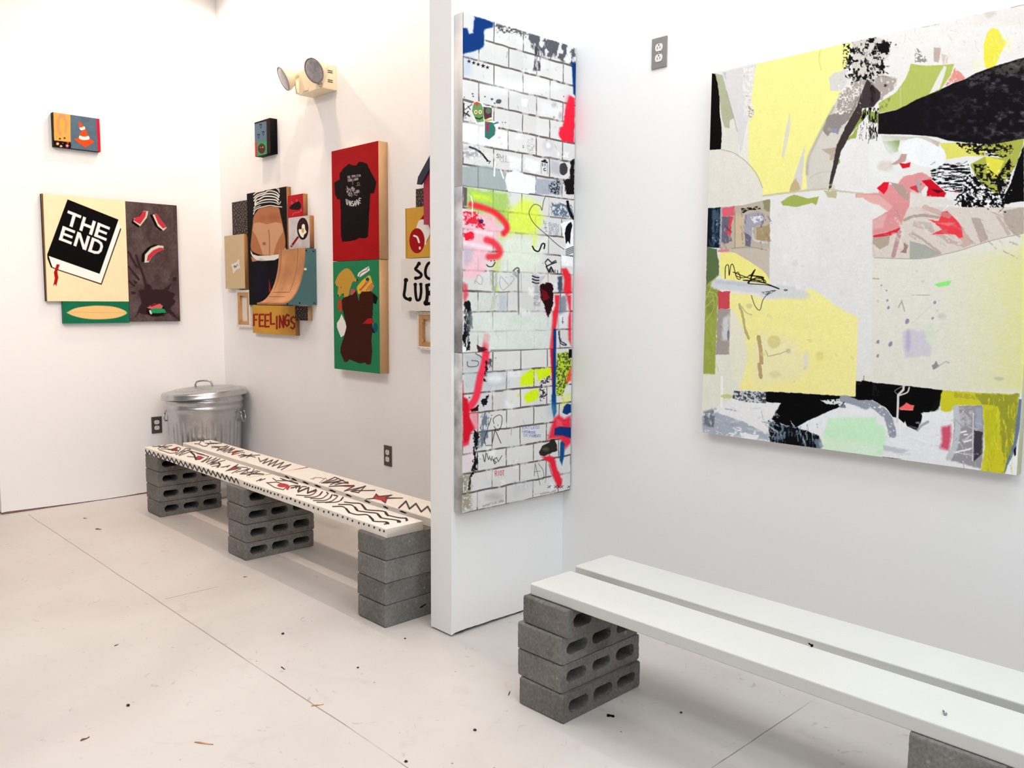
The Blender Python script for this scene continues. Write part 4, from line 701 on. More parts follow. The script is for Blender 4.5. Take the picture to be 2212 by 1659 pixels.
# ------------------------------------------------------------------ the big abstract
def art_big(A):
    A.c[:] = (232, 230, 226); A.grain(5, 30, 30, 2); A.f = 'H2'
    A.auto = .04; A.er = .55; F, Ln, Cv, El = A.fill, A.line, A.curve, A.ell
    # upper right
    F([(0, 300), (1286, 20), (1286, 560), (0, 640)], (232, 228, 222), a=.6, soft=5); El(620, 290, 330, 80, (236, 232, 226), a=.6, soft=14); F([(900, 60), (1286, 20), (1286, 200), (930, 180)], (228, 218, 208), a=.5, soft=10, rough=6); El(1030, 105, 40, 25, (200, 188, 176), a=.5, soft=4, rough=3); El(925, 105, 14, 8, (170, 160, 155), a=.5, rough=2); Cv([(1190, 58), (1240, 44), (1286, 36)], (150, 130, 125), 6, a=.6)
    Cv([(520, 205), (580, 195), (650, 180)], (160, 150, 150), 5, a=.6, dry=.45)
    F([(0, 300), (180, 275), (285, 320), (285, 410), (240, 460), (245, 560), (340, 580), (330, 640), (220, 745), (110, 790), (0, 860)], (214, 206, 198), rough=3); F([(0, 590), (120, 600), (240, 560), (340, 590), (300, 670), (220, 740), (100, 790), (0, 860)], (176, 164, 156), rough=4, rs=8, dry=.36, streak=(8, 8))
    F([(-60, 320), (180, 278), (290, 310), (280, 400), (240, 420), (245, 550), (190, 560), (130, 590), (0, 620), (-40, 560)], (24, 20, 20), rough=4, dry=.545, streak=(5, 6)); F([(180, 350), (260, 310), (285, 335), (280, 390), (220, 400)], (18, 16, 16), rough=3, rs=4); F([(120, 290), (170, 280), (165, 315), (130, 320)], (18, 16, 16), rough=2)
    F([(115, 590), (215, 690), (210, 740), (160, 800), (80, 810), (0, 950), (0, 860), (60, 720)], (74, 64, 66), soft=.8, rough=1, rs=5); F([(140, 620), (180, 680), (160, 790), (130, 790)], (40, 32, 34), rough=2, dry=.42, streak=(2, 8), a=.8)
    G = (180, 190, 104)
    F([(440, 475), (500, 485), (560, 490), (680, 485), (765, 475), (740, 560), (650, 690), (380, 810), (205, 845), (200, 770), (330, 690), (400, 590), (430, 520)], G, soft=.6); F([(205, 760), (300, 720), (260, 800), (205, 830)], (120, 130, 70), a=.6, dry=.5)
    F([(690, 490), (708, 500), (690, 570), (655, 665), (575, 705), (610, 640), (650, 560)], (226, 226, 216), soft=.6); Ln([(362, 660), (366, 790)], (205, 212, 160), 7, a=.7)
    F([(480, 360), (540, 400), (560, 460), (470, 465)], (150, 146, 138), rough=3, dry=.46); F([(610, 355), (665, 360), (650, 470), (615, 460)], (190, 172, 160), rough=1.5); F([(670, 400), (720, 420), (715, 475), (680, 480)], (214, 198, 188), rough=2)
    F([(770, 505), (815, 540), (850, 590), (700, 640), (745, 560)], (226, 150, 138), rough=2, dry=.36)
    F(spl([(1050, 205), (1100, 230), (1130, 290), (1156, 320), (1110, 400), (1080, 480), (1030, 515), (990, 480), (985, 350), (1010, 250), (1050, 205)], 3), (236, 226, 84), soft=.8, rough=1); El(1170, 330, 24, 60, (240, 236, 190), a=.6, soft=5); F([(900, 430), (990, 470), (960, 540), (900, 520)], (236, 234, 200), a=.6, soft=5)
    F([(85, 820), (200, 845), (195, 920), (150, 905), (60, 930), (0, 1030), (-30, 1010), (0, 960)], (150, 162, 90), soft=.8, rough=1.5); F([(60, 900), (100, 800), (200, 810), (195, 1020), (130, 1050), (60, 1050)], (18, 16, 18), rough=3, dry=.5, streak=(2.4, 9))
    F([(225, 1010), (420, 1020), (560, 1020), (650, 1060), (650, 1105), (600, 1090), (420, 1045), (230, 1055)], (206, 204, 190)); F([(230, 1055), (360, 1048), (345, 1130), (290, 1152), (250, 1110)], (142, 166, 104)); F([(590, 1040), (660, 1060), (640, 1100)], (200, 184, 172))
    F([(650, 1070), (780, 1065), (900, 1080), (1000, 1090), (990, 1170), (860, 1165), (705, 1190), (690, 1120)], (222, 218, 110), soft=.7)
    F([(960, 1090), (1140, 1060), (1286, 1035), (1280, 1080), (1225, 1240), (1110, 1400), (1100, 1500), (1010, 1430), (940, 1340), (880, 1230), (990, 1170), (1120, 1180)], (172, 176, 84), soft=.7)
    F([(1000, 1165), (1140, 1200), (1075, 1340), (1010, 1285)], (226, 220, 84), soft=1, rough=1); F([(905, 1220), (1000, 1230), (1100, 1330), (1150, 1400), (1130, 1500), (1040, 1440), (940, 1340)], (22, 20, 18), rough=3, dry=.5, streak=(8, 4)); F([(1090, 1320), (1180, 1180), (1215, 1240), (1170, 1380), (1120, 1480), (1090, 1420)], (20, 18, 18), rough=3, dry=.44, streak=(6, 5))
    F([(770, 1065), (1190, 1075), (1210, 1120), (1150, 1175), (1040, 1165), (860, 1140)], (20, 18, 18), rough=3, dry=.46, streak=(6, 4)); F([(1286, 1080), (1230, 1230), (1190, 1360), (1110, 1530), (1286, 1502)], (14, 12, 14), soft=.7, rough=1.5)
    F(spl([(420, 1040), (500, 1030), (600, 1070), (690, 1130), (700, 1200), (640, 1250), (520, 1240), (430, 1200), (345, 1110), (420, 1040)], 4), (241, 241, 241), soft=1); El(180, 1200, 180, 180, (236, 236, 232), a=.8, soft=12)
    # the long black wedge
    F([(200, 850), (330, 822), (400, 790), (480, 745), (640, 680), (760, 620), (850, 590), (930, 545), (1080, 490), (1290, 428), (1290, 1035), (1180, 1055), (1050, 1078), (900, 1070), (720, 1050), (640, 1025), (560, 1015), (420, 1005), (195, 1000)], (24, 22, 27), soft=.7, rough=.6)
    A.f = 'H2'; I = A._win(A.pts([(200, 430), (1290, 1080)]), 0); 
    n = fbm(A.X[I]/13, A.Y[I]/9, 77, 5); g = np.clip((n-.5)*3, 0, 1)*np.clip((A.X[I]-1960)/200, 0.1, 1); dark = (A.c[I].sum(-1) < 110)
    A.c[I] += (dark*g)[:, None]*np.array([78, 72, 72])
    F([(1090, 500), (1286, 432), (1286, 520), (1180, 560), (1060, 560)], (112, 104, 94), a=.6, soft=2, rough=5, rs=8, dry=.42, streak=(8, 6)); F([(840, 590), (1060, 520), (1020, 600), (880, 650)], (100, 94, 92), a=.6, soft=3, rough=4, dry=.45, streak=(7, 5))
    # brush work
    F([(590, 1270), (700, 1220), (880, 1205), (900, 1300), (840, 1440), (700, 1430), (620, 1350)], (236, 236, 238), rough=2); F([(585, 1275), (700, 1222), (870, 1215), (890, 1300), (840, 1440), (700, 1430), (600, 1340)], (22, 20, 24), rough=2, dry=.5, streak=(14, 2.6))
    F([(830, 1320), (900, 1290), (1000, 1400), (1140, 1480), (1140, 1585), (960, 1605), (830, 1560), (760, 1490), (830, 1440)], (238, 238, 238), rough=2); F([(830, 1320), (900, 1290), (1000, 1400), (1140, 1470), (1140, 1590), (960, 1600), (830, 1560), (760, 1490), (830, 1440)], (14, 12, 14), rough=4, dry=.46, streak=(5, 5))
    PK = (224, 152, 152)
    El(250, 1240, 60, 40, (214, 196, 186), a=.6, soft=4, rough=3)
    F([(200, 1400), (280, 1380), (350, 1370), (380, 1320), (520, 1285), (600, 1330), (500, 1450), (440, 1440), (430, 1560), (400, 1659), (300, 1659), (330, 1560), (200, 1500), (30, 1480), (30, 1440), (200, 1445)], PK, soft=1.2, rough=2, rs=8); F([(40, 1450), (200, 1455), (330, 1560), (300, 1600), (200, 1530), (30, 1490)], (230, 176, 170), soft=2)
    F([(185, 1405), (240, 1360), (278, 1360), (268, 1410), (240, 1450)], (226, 38, 58), soft=.7, rough=.8); F([(520, 1350), (590, 1340), (650, 1390), (705, 1440), (690, 1470), (555, 1470), (570, 1400)], (206, 26, 48), soft=.7, rough=1.2); F([(430, 1400), (520, 1370), (500, 1440)], (214, 70, 86), rough=1.5); F([(590, 1410), (690, 1425), (640, 1445)], (70, 14, 20), a=.8, rough=1)
    F([(350, 1215), (400, 1222), (440, 1210), (432, 1250), (380, 1258)], (212, 40, 56), soft=.6); F([(370, 1150), (412, 1150), (400, 1205), (330, 1230), (290, 1228), (350, 1190)], (196, 160, 155), soft=.8); F([(280, 1360), (380, 1380), (430, 1450), (420, 1500), (360, 1460), (320, 1400)], (176, 158, 148), rough=1.5, a=.9); F([(480, 1320), (510, 1370), (520, 1450), (490, 1420)], (170, 172, 178), rough=1)
    F([(440, 1420), (540, 1460), (690, 1480), (760, 1500), (760, 1659), (440, 1659)], (222, 216, 206), a=.8, soft=2, rough=3)
    # centre right
    A.f = 'H4'; F([(35, 60), (95, 110), (130, 180), (120, 300), (35, 200)], (226, 224, 218), a=.6, soft=6); F([(35, 180), (95, 130), (320, 20), (995, 20), (995, 172), (840, 205), (740, 232), (640, 265), (540, 290), (440, 312), (340, 318), (130, 312), (60, 280)], (218, 208, 198), soft=.8, rough=1)
    F([(95, 110), (230, 30), (240, 0), (335, 0), (300, 80), (280, 140), (200, 165), (120, 180), (95, 140)], (222, 150, 152), soft=1, rough=1.5); F([(95, 110), (200, 60), (180, 140), (110, 150)], (230, 190, 184), a=.6, soft=3); F([(118, 185), (200, 165), (280, 138), (275, 165), (180, 200), (125, 195)], (218, 60, 76), soft=.7, rough=1)
    F([(120, 195), (220, 185), (210, 240), (160, 262), (120, 230)], (182, 166, 148), rough=1.5); Cv([(275, 165), (262, 220), (240, 300)], (188, 150, 152), 24, rough=1); F([(300, 225), (325, 240), (315, 285), (280, 280), (300, 262)], (160, 130, 122), rough=1.5); F([(335, 215), (430, 240), (515, 292), (440, 312), (335, 318)], (172, 173, 166), soft=1, rough=1); F([(40, 190), (100, 210), (130, 300), (70, 285)], (205, 208, 202), soft=2, rough=2)
    Cv([(305, 95), (350, 75), (420, 68), (500, 80)], (170, 150, 140), 16, a=.8, rough=1.5); F([(360, 100), (460, 110), (470, 140), (420, 150), (350, 130)], (196, 182, 170), a=.8, rough=2); Cv([(350, 170), (400, 200), (440, 230), (510, 285)], (176, 156, 146), 14, a=.7, rough=1.5); Cv([(450, 150), (560, 210), (640, 240)], (190, 165, 158), 26, a=.7, rough=3, dry=.4); F([(600, 90), (650, 150), (700, 230), (660, 250), (610, 180)], (200, 168, 158), a=.8, rough=2)
    F([(440, 90), (500, 100), (520, 50), (550, 40), (600, 90), (632, 130), (642, 195), (620, 200), (595, 180), (520, 175), (460, 178), (520, 150), (480, 110)], (236, 74, 84), soft=.9, rough=1.5); F([(480, 110), (600, 110), (560, 130)], (244, 140, 130), a=.7, soft=1.5); Cv([(420, 20), (500, 50), (560, 70)], (200, 160, 152), 30, a=.6, rough=2)
    F([(690, 80), (740, 85), (790, 205), (745, 228), (715, 150)], (178, 164, 154), rough=1.5, a=.9); F([(830, 70), (850, 70), (920, 175), (900, 185)], (188, 176, 172), rough=1, a=.9); F([(870, 40), (995, 20), (995, 172), (940, 178), (880, 100)], (176, 162, 150), rough=2, a=.85, soft=1.5)
    F([(100, 310), (340, 319), (440, 313), (540, 291), (640, 266), (740, 233), (840, 205), (1000, 170), (980, 1100), (520, 1078), (60, 1028), (90, 600)], (229, 226, 214), soft=.7); 
    I = A._win(A.pts([(60, 170), (1000, 1100)]), 0); xx = np.clip((A.X[I]-2010)/190, 0, 1)**1.5; yy = np.clip((A.Y[I]-(555-(A.X[I]-1880)*.1))/30, 0, 1)*np.clip((848-A.Y[I])/10, 0, 1)*(.6+.8*fbm(A.X[I]/9, A.Y[I]/9, 5, 4))
    m = (xx*yy*.75)[:, None]; A.c[I] = A.c[I]*(1-m)+np.array([226, 224, 150])*m
    Cv([(130, 312), (340, 319), (440, 313), (540, 291), (640, 266), (740, 233), (840, 205), (1000, 170)], (150, 142, 128), 4, a=.8)
    F([(478, 468), (520, 452), (578, 445), (562, 472), (505, 482)], (150, 236, 132), soft=1.2, rough=1.5); F([(292, 740), (330, 720), (370, 735), (420, 732), (430, 790), (462, 830), (455, 885), (390, 880), (310, 892), (296, 820)], (205, 198, 216), a=.75, soft=2.5, rough=2); El(325, 790, 14, 60, (176, 166, 200), a=.6, soft=3, rough=2)
    for x, y, r in ((205, 560, 7), (212, 600, 9), (150, 880, 11), (222, 812, 16), (152, 798, 12), (468, 662, 9), (320, 680, 16), (480, 570, 10), (172, 472, 5), (200, 503, 5)): El(x, y, r*.7, r, (140, 110, 160), ang=.5, soft=.9, rough=1.2, a=.75)
    F([(460, 935), (490, 910), (505, 940), (470, 962)], (150, 144, 150), rough=2); Cv([(500, 940), (540, 915), (560, 920)], (180, 176, 176), 10, a=.6, rough=2); El(455, 750, 30, 50, (200, 226, 190), a=.4, soft=6); El(555, 760, 20, 40, (205, 228, 196), a=.35, soft=5)
    Ln([(290, 560), (270, 600)], (150, 140, 130), 7, a=.6); Ln([(290, 570), (305, 620)], (150, 140, 130), 7, a=.6); Ln([(335, 528), (450, 528)], (120, 112, 110), 4, a=.6, dry=.45, streak=(3, 3)); Ln([(102, 320), (95, 560)], (170, 164, 156), 3, a=.7); Ln([(95, 560), (68, 1020)], (90, 84, 84), 5, a=.8, dry=.42, streak=(4, 4)); Ln([(105, 433), (155, 433)], (176, 130, 115), 7, a=.8, dry=.4, streak=(3, 3)); Ln([(350, 690), (480, 570)], (205, 190, 196), 4, a=.5)
    El(850, 1010, 30, 10, (180, 175, 150), a=.5, rough=2); El(520, 650, 24, 16, (190, 190, 184), a=.5, soft=3)
    # bottom band
    F([(-430, 1000), (60, 1028), (520, 1078), (980, 1100), (960, 1600), (-900, 1480), (-900, 1100)], (234, 235, 237), soft=1)
    F([(-30, 1024), (70, 1028), (400, 1062), (525, 1078), (505, 1170), (480, 1205), (415, 1205), (400, 1260), (375, 1310), (320, 1285), (270, 1240), (235, 1230), (200, 1180), (120, 1135), (0, 1120), (-30, 1110)], (12, 11, 13), soft=.8, rough=1); F([(30, 1030), (150, 1040), (160, 1110), (40, 1110)], (60, 58, 64), a=.5, rough=3, dry=.5); F([(480, 1150), (520, 1120), (500, 1200), (440, 1215)], (20, 40, 30), a=.5, rough=2); F([(400, 1210), (500, 1195), (560, 1210), (520, 1260), (420, 1260)], (236, 238, 238), soft=1.2, rough=3, rs=5)
    Cv([(-20, 1132), (60, 1140), (150, 1180), (210, 1240), (235, 1330)], (152, 156, 168), 46, soft=1.2, rough=2, dry=.3); Cv([(378, 1310), (400, 1285), (440, 1260)], (150, 150, 160), 14, a=.8, soft=1)
    F([(0, 1240), (60, 1240), (110, 1252), (192, 1290), (196, 1370), (180, 1450), (0, 1442)], (206, 242, 206), soft=2.5, rough=3); F([(180, 1395), (330, 1425), (290, 1445), (180, 1425)], (188, 192, 200), a=.8, soft=2, rough=2); F([(176, 1462), (290, 1476), (180, 1470)], (16, 16, 18))
    Ln([(300, 1050), (298, 1075), (268, 1105), (266, 1180), (262, 1260)], (222, 220, 216), 13, soft=.7); Cv([(332, 1062), (320, 1090), (275, 1108)], (222, 220, 216), 8); Cv([(262, 1100), (250, 1080), (300, 1052)], (200, 196, 194), 4, a=.7); Ln([(275, 1260), (280, 1360)], (240, 240, 240), 12); F([(300, 1270), (308, 1255), (320, 1290), (300, 1290)], (238, 238, 238))
    F([(272, 1180), (300, 1165), (315, 1148), (340, 1162), (362, 1165), (352, 1195), (280, 1192)], (246, 112, 108), soft=.7, rough=.6)
    F([(525, 1078), (700, 1090), (965, 1102), (955, 1250), (930, 1400), (890, 1562), (745, 1548), (768, 1400), (755, 1165), (600, 1165), (570, 1200), (545, 1205), (512, 1190), (512, 1110)], (208, 202, 56), soft=1.2, rough=1.5)
    F([(720, 1095), (965, 1102), (955, 1250), (925, 1420), (880, 1520), (860, 1300), (850, 1170), (740, 1150)], (158, 158, 62), soft=1.5, rough=5, rs=9, dry=.34, streak=(4, 16)); F([(770, 1200), (840, 1180), (840, 1400), (780, 1500)], (190, 188, 52), a=.7, rough=3, dry=.4, streak=(3, 14)); Ln([(600, 1105), (740, 1120)], (160, 160, 70), 26, a=.6, rough=3, dry=.4)
    F([(590, 1168), (755, 1165), (762, 1300), (755, 1480), (740, 1545), (570, 1500), (590, 1300)], (156, 153, 158), soft=1, rough=1.5); F([(600, 1180), (700, 1170), (690, 1280), (620, 1290)], (200, 200, 204), a=.7, soft=3, rough=3, dry=.42); F([(706, 1308), (755, 1318), (752, 1440), (705, 1490)], (74, 68, 80), soft=1, rough=2); F([(715, 1180), (750, 1180), (755, 1300), (715, 1310)], (165, 170, 185), soft=2); Ln([(702, 1210), (698, 1485)], (225, 225, 228), 5)
    for p in ([(610, 1325), (660, 1315)], [(650, 1375), (690, 1365)], [(590, 1438), (690, 1415)], [(608, 1385), (620, 1378)], [(650, 1335), (668, 1333)]): Ln(p, (235, 235, 238), 10, rough=1)
    Cv([(600, 1180), (612, 1290), (595, 1400), (560, 1470)], (196, 200, 204), 34, soft=1.5, rough=2); F([(518, 1290), (572, 1278), (575, 1340), (560, 1425), (505, 1412), (520, 1380)], (206, 70, 96), a=.85, soft=3.5, rough=1.5); F([(560, 1480), (740, 1530), (740, 1548), (560, 1520)], (236, 236, 236), soft=2, rough=2)
    F([(965, 1128), (985, 1130), (970, 1300), (945, 1420), (900, 1545), (880, 1560), (890, 1500), (935, 1380), (950, 1250)], (112, 130, 146), soft=1); F([(900, 1510), (950, 1420), (962, 1500), (960, 1570), (885, 1565)], (240, 241, 242), soft=1, rough=1.5); F([(935, 1420), (950, 1400), (948, 1450), (938, 1460)], (20, 22, 30), rough=1)
    Ln([(992, 180), (985, 1110)], (232, 236, 150), 16, a=.8, soft=1.5)
    # upper left
    A.f = 'H1'
    F([(205, 540), (460, 480), (455, 560), (415, 780), (400, 900), (345, 1150), (295, 890), (225, 640)], (222, 218, 217), soft=1, rough=1); F([(360, 500), (455, 500), (440, 860), (370, 860)], (240, 236, 226), a=.8, rough=3, dry=.5, streak=(4, 4)); F([(400, 790), (460, 800), (430, 880), (405, 870)], (170, 160, 130), rough=2, dry=.5, streak=(2.5, 2.5))
    F([(345, 1150), (400, 900), (410, 1200), (440, 1290), (330, 1180)], (234, 231, 218)); F([(205, 940), (290, 880), (322, 1000), (330, 1160), (205, 1120)], (226, 223, 213), soft=.8)
    F([(155, 548), (210, 560), (240, 680), (270, 790), (296, 880), (264, 900), (262, 958), (226, 950), (205, 890), (190, 760), (170, 620)], (180, 184, 154), soft=.8, rough=.8); F([(215, 540), (235, 540), (235, 600)], (180, 185, 200), a=.7); Cv([(240, 680), (295, 880), (320, 980)], (150, 146, 132), 5, a=.6)
    F([(128, 548), (154, 550), (172, 620), (185, 720), (188, 830), (202, 940), (204, 1020), (198, 1114), (100, 1120), (112, 990), (122, 800)], (12, 8, 8), soft=.6, rough=1)
    Y1 = (246, 240, 152)
    F([(460, 480), (1170, 315), (1150, 440), (1118, 520), (1040, 548), (1005, 585), (1015, 680), (1105, 680), (1040, 790), (960, 940), (890, 1080), (850, 1170), (832, 1240), (838, 1415), (800, 1416), (826, 1080), (742, 1330), (705, 1436), (510, 1462), (500, 1370), (430, 1260), (405, 1200), (405, 900), (450, 850), (425, 750)], Y1, soft=.6)
    F([(712, 835), (718, 930), (692, 1080), (664, 1185), (652, 1165), (675, 1000)], (224, 219, 200), soft=.8); F([(1005, 580), (1040, 545), (1130, 520), (1140, 620), (1090, 680), (1015, 678)], (216, 212, 206), soft=.8); Cv([(940, 380), (930, 440), (945, 520)], (226, 216, 120), 10, a=.8)
    F([(825, 1085), (800, 1418), (705, 1436), (742, 1330)], (216, 212, 206), soft=.8); F([(760, 1330), (790, 1405), (770, 1430), (705, 1436), (725, 1370)], (200, 178, 136), rough=2)
    F([(103, 1120), (200, 1116), (300, 1145), (400, 1220), (470, 1310), (508, 1400), (512, 1505), (90, 1552)], (229, 225, 215), soft=.6); Cv([(200, 1116), (300, 1145), (400, 1220), (470, 1310), (508, 1400)], (176, 172, 156), 7, a=.8)
    F([(1105, 680), (1250, 590), (1250, 740), (1160, 880), (1060, 1090), (1010, 1330), (1060, 1410), (840, 1416), (832, 1240), (890, 1080), (960, 940), (1040, 790)], (214, 208, 198), soft=.8); Cv([(840, 1300), (850, 1180), (900, 1070), (960, 950), (1040, 800)], (150, 146, 134), 16, a=.55, soft=3)
    F([(1000, 860), (1170, 820), (1244, 640), (1244, 720), (1150, 900), (1085, 955), (1070, 1005), (1040, 975), (990, 1015), (958, 970)], (150, 141, 137), soft=1, rough=2); F([(1080, 700), (1244, 590), (1244, 680), (1180, 800), (1090, 860), (1060, 800)], (166, 154, 148), rough=2, a=.9); F([(1060, 700), (1244, 600), (1240, 700), (1120, 860), (1050, 850)], (236, 230, 222), rough=3, dry=.57, streak=(3.5, 3.5)); F([(1010, 960), (1060, 960), (1075, 1000), (1030, 990)], (150, 150, 178), rough=1.5)
    F([(948, 1115), (1092, 1095), (1050, 1190), (1010, 1195), (1015, 1160)], (190, 172, 156), soft=.8, rough=1); Cv([(860, 1330), (930, 1290), (1010, 1280)], (190, 184, 172), 7, a=.6)
    F([(1090, 1130), (1150, 1020), (1300, 850), (1300, 1430), (1050, 1425), (1060, 1300), (1050, 1240)], (233, 231, 229), soft=1); F([(1180, 1000), (1230, 930), (1225, 960), (1200, 1030), (1120, 1050)], (160, 176, 92), rough=2); F([(1075, 1160), (1090, 1210), (1070, 1230)], (160, 176, 92), rough=1.5)
    F([(1250, 690), (1205, 810), (1130, 940), (1060, 1090), (1040, 1200), (1012, 1330), (998, 1428), (1022, 1400), (1050, 1300), (1095, 1130), (1155, 1020), (1250, 860)], (72, 62, 62), soft=.7, rough=1); F([(1110, 560), (1244, 540), (1244, 600), (1160, 600)], (30, 24, 24), rough=2, dry=.53, streak=(3, 4)); F([(1110, 330), (1160, 320), (1160, 500), (1110, 520)], (30, 26, 22), rough=2, dry=.55, streak=(3, 4)); F([(1150, 640), (1175, 640), (1170, 680)], (240, 236, 228), rough=2)
    Cv([(515, 1462), (700, 1438), (960, 1412), (1100, 1428), (1260, 1445)], (198, 192, 158), 14, a=.8, rough=1); F([(965, 1425), (1062, 1425), (1060, 1482), (1000, 1472)], (186, 180, 138), rough=1.5, a=.85)
    # middle left
    A.f = 'H3'
    F([(467, 36), (1040, 20), (1100, 60), (1100, 1100), (1000, 1140), (1030, 760), (1005, 750), (900, 720), (810, 640), (720, 590), (560, 600), (460, 520)], (230, 229, 227), soft=1); El(640, 300, 120, 180, (236, 236, 234), a=.6, soft=14)
    A.f = 'H1'; F([(645, 1508), (700, 1470), (745, 1453), (800, 1468), (850, 1482), (930, 1466), (910, 1532), (880, 1515), (760, 1546), (660, 1532)], (164, 178, 96), soft=.7, rough=.8)
    A.f = 'H3'
    F([(165, 78), (300, 66), (467, 28), (466, 340), (165, 342)], (192, 180, 164), soft=.8); F([(168, 86), (248, 74), (246, 128), (172, 140)], (226, 104, 120), rough=1.5); F([(168, 140), (232, 138), (225, 250), (232, 290), (200, 304), (165, 296)], (114, 108, 124), rough=2); F([(220, 135), (240, 140), (222, 200), (225, 258), (198, 238), (212, 190)], (244, 70, 84), rough=1); F([(250, 130), (312, 120), (310, 320), (250, 325)], (208, 188, 160), rough=2); Ln([(250, 100), (250, 330)], (130, 120, 110), 4, a=.7)
    F([(310, 130), (400, 100), (435, 130), (430, 185), (370, 200), (350, 320), (320, 318), (305, 210)], (168, 164, 178), rough=3); F([(310, 230), (350, 260), (345, 325), (315, 320)], (100, 100, 116), a=.8, rough=2); F([(345, 140), (430, 130), (420, 160), (370, 180)], (226, 226, 228), rough=3, dry=.42); F([(385, 205), (466, 185), (466, 292), (380, 278)], (172, 152, 118), rough=2); F([(424, 40), (468, 30), (466, 110), (430, 90)], (148, 144, 112), rough=1.5); F([(280, 86), (400, 70), (410, 92), (330, 100), (300, 116)], (40, 32, 28), rough=2, dry=.45, streak=(5, 3)); Cv([(360, 210), (370, 280), (450, 298)], (206, 206, 212), 12, rough=1)
    F([(82, 86), (165, 80), (160, 330), (76, 326)], (22, 34, 46), soft=.8, rough=1); F([(110, 90), (150, 90), (150, 280), (110, 320)], (86, 112, 130), a=.8, soft=2, rough=4, dry=.42, streak=(3, 12)); Ln([(166, 90), (160, 330)], (170, 180, 196), 14, a=.8, dry=.3)
    F([(150, 340), (466, 332), (462, 530), (440, 520), (380, 440), (310, 395), (240, 358), (160, 360)], (200, 190, 176), soft=1, rough=1); Ln([(150, 350), (210, 345)], (230, 130, 140), 12); Cv([(230, 335), (340, 325), (450, 345)], (140, 130, 122), 4, a=.7)
    F([(76, 326), (138, 335), (140, 370), (152, 420), (150, 500), (72, 565)], (98, 118, 82), soft=1, rough=1.5); F([(72, 560), (130, 515), (158, 600), (142, 720), (135, 900), (128, 1114), (48, 1112)], (160, 170, 86), soft=1, rough=1.5); F([(72, 560), (140, 600), (120, 760), (64, 760)], (130, 146, 76), a=.7, soft=3, rough=3, dry=.42)
    for p in ([(75, 640), (110, 560), (140, 500)], [(70, 700), (130, 620), (90, 600)], [(66, 790), (120, 700), (110, 600)]): Cv(p, (190, 200, 130), 4, a=.7)
    F(spl([(158, 365), (240, 358), (300, 392), (380, 440), (440, 488), (465, 560), (380, 570), (300, 545), (200, 525), (160, 500), (158, 365)], 3), (244, 236, 142), soft=.7)
    F([(145, 600), (220, 598), (220, 705), (148, 715)], (204, 84, 94), rough=2); F([(145, 708), (220, 705), (216, 992), (132, 990)], (168, 158, 152), rough=2); F([(175, 770), (215, 740), (212, 900), (170, 900)], (222, 222, 226), a=.8, soft=3, rough=3); El(211, 870, 7, 34, (90, 84, 110), a=.7, rough=1)
    F([(218, 612), (350, 618), (450, 652), (560, 640), (640, 615), (690, 590), (725, 585), (800, 630), (850, 670), (905, 705), (960, 735), (1010, 757), (996, 1252), (640, 1225), (270, 1206), (300, 1120), (330, 1010), (305, 850), (255, 740), (218, 700)], (246, 238, 160), soft=.7)
    F([(420, 860), (620, 900), (700, 1060), (640, 1140), (380, 1180), (350, 960)], (236, 230, 200), a=.55, soft=10, rough=6); F([(222, 720), (300, 860), (330, 1010), (270, 1206), (215, 1180)], (234, 231, 208), soft=3, rough=3); El(690, 1030, 14, 60, (226, 222, 220), a=.8, soft=3, rough=2)
    Cv([(278, 680), (300, 760), (315, 840), (335, 890)], (188, 178, 128), 15, rough=1.5); Cv([(290, 690), (320, 730), (355, 745)], (190, 180, 140), 7, a=.8); Cv([(395, 880), (408, 950), (415, 1040)], (190, 164, 122), 24, rough=1.5); Cv([(400, 1050), (412, 1130)], (188, 164, 122), 22, rough=1.5); El(492, 910, 40, 40, (222, 212, 146), soft=2, rough=1.5); Ln([(440, 965), (455, 1000), (530, 985), (590, 960)], (176, 168, 140), 6, a=.8, rough=1); El(580, 968, 16, 16, (200, 196, 168), a=.7, soft=2); El(500, 1110, 34, 22, (222, 214, 158), a=.7, soft=3, rough=2); El(775, 1000, 26, 30, (230, 220, 140), a=.7, soft=3); El(340, 690, 20, 16, (214, 206, 150), a=.8)
    Ln([(135, 555), (300, 568), (600, 600)], (212, 216, 220), 62, soft=2, rough=3); Ln([(140, 540), (350, 560)], (190, 198, 206), 22, a=.7, soft=2, rough=2); Ln([(430, 610), (680, 620)], (216, 218, 216), 54, soft=3, rough=3, a=.9); F([(410, 600), (510, 592), (450, 625)], (110, 118, 128), rough=2, dry=.4, streak=(8, 2.5))
    Cv([(190, 520), (192, 450), (210, 438), (215, 500), (225, 440), (240, 438), (262, 515), (285, 520), (270, 480), (255, 500), (300, 515), (345, 500), (370, 470), (350, 520), (430, 515), (380, 505), (420, 530), (300, 530), (420, 545), (520, 580)], (24, 20, 18), 4.5, soft=.4); Cv([(240, 480), (330, 515), (440, 545), (400, 510), (330, 548), (450, 560), (525, 585)], (24, 20, 18), 5, soft=.4); Ln([(335, 550), (375, 465)], (24, 20, 18), 6); Ln([(340, 500), (420, 510), (430, 540)], (24, 20, 18), 7)
    Cv([(352, 625), (375, 690), (405, 714), (425, 650), (470, 600), (500, 595)], (60, 54, 56), 4, soft=.5); El(565, 590, 14, 6, (110, 110, 116), rough=1)
    F([(48, 1112), (128, 1112), (140, 1000), (215, 1000), (230, 1130), (290, 1210), (240, 1260), (60, 1350), (40, 1340)], (229, 230, 214), soft=2, rough=2); Ln([(170, 1130), (168, 1310)], (244, 244, 240), 14, soft=1.5); El(200, 1250, 36, 12, (196, 200, 130), a=.8, rough=2)
    F([(245, 1212), (440, 1222), (440, 1292), (330, 1285), (240, 1262)], (204, 206, 208)); F([(245, 1212), (440, 1222), (440, 1295), (330, 1288), (235, 1262)], (74, 78, 88), rough=3, dry=.5, streak=(3.5, 3))
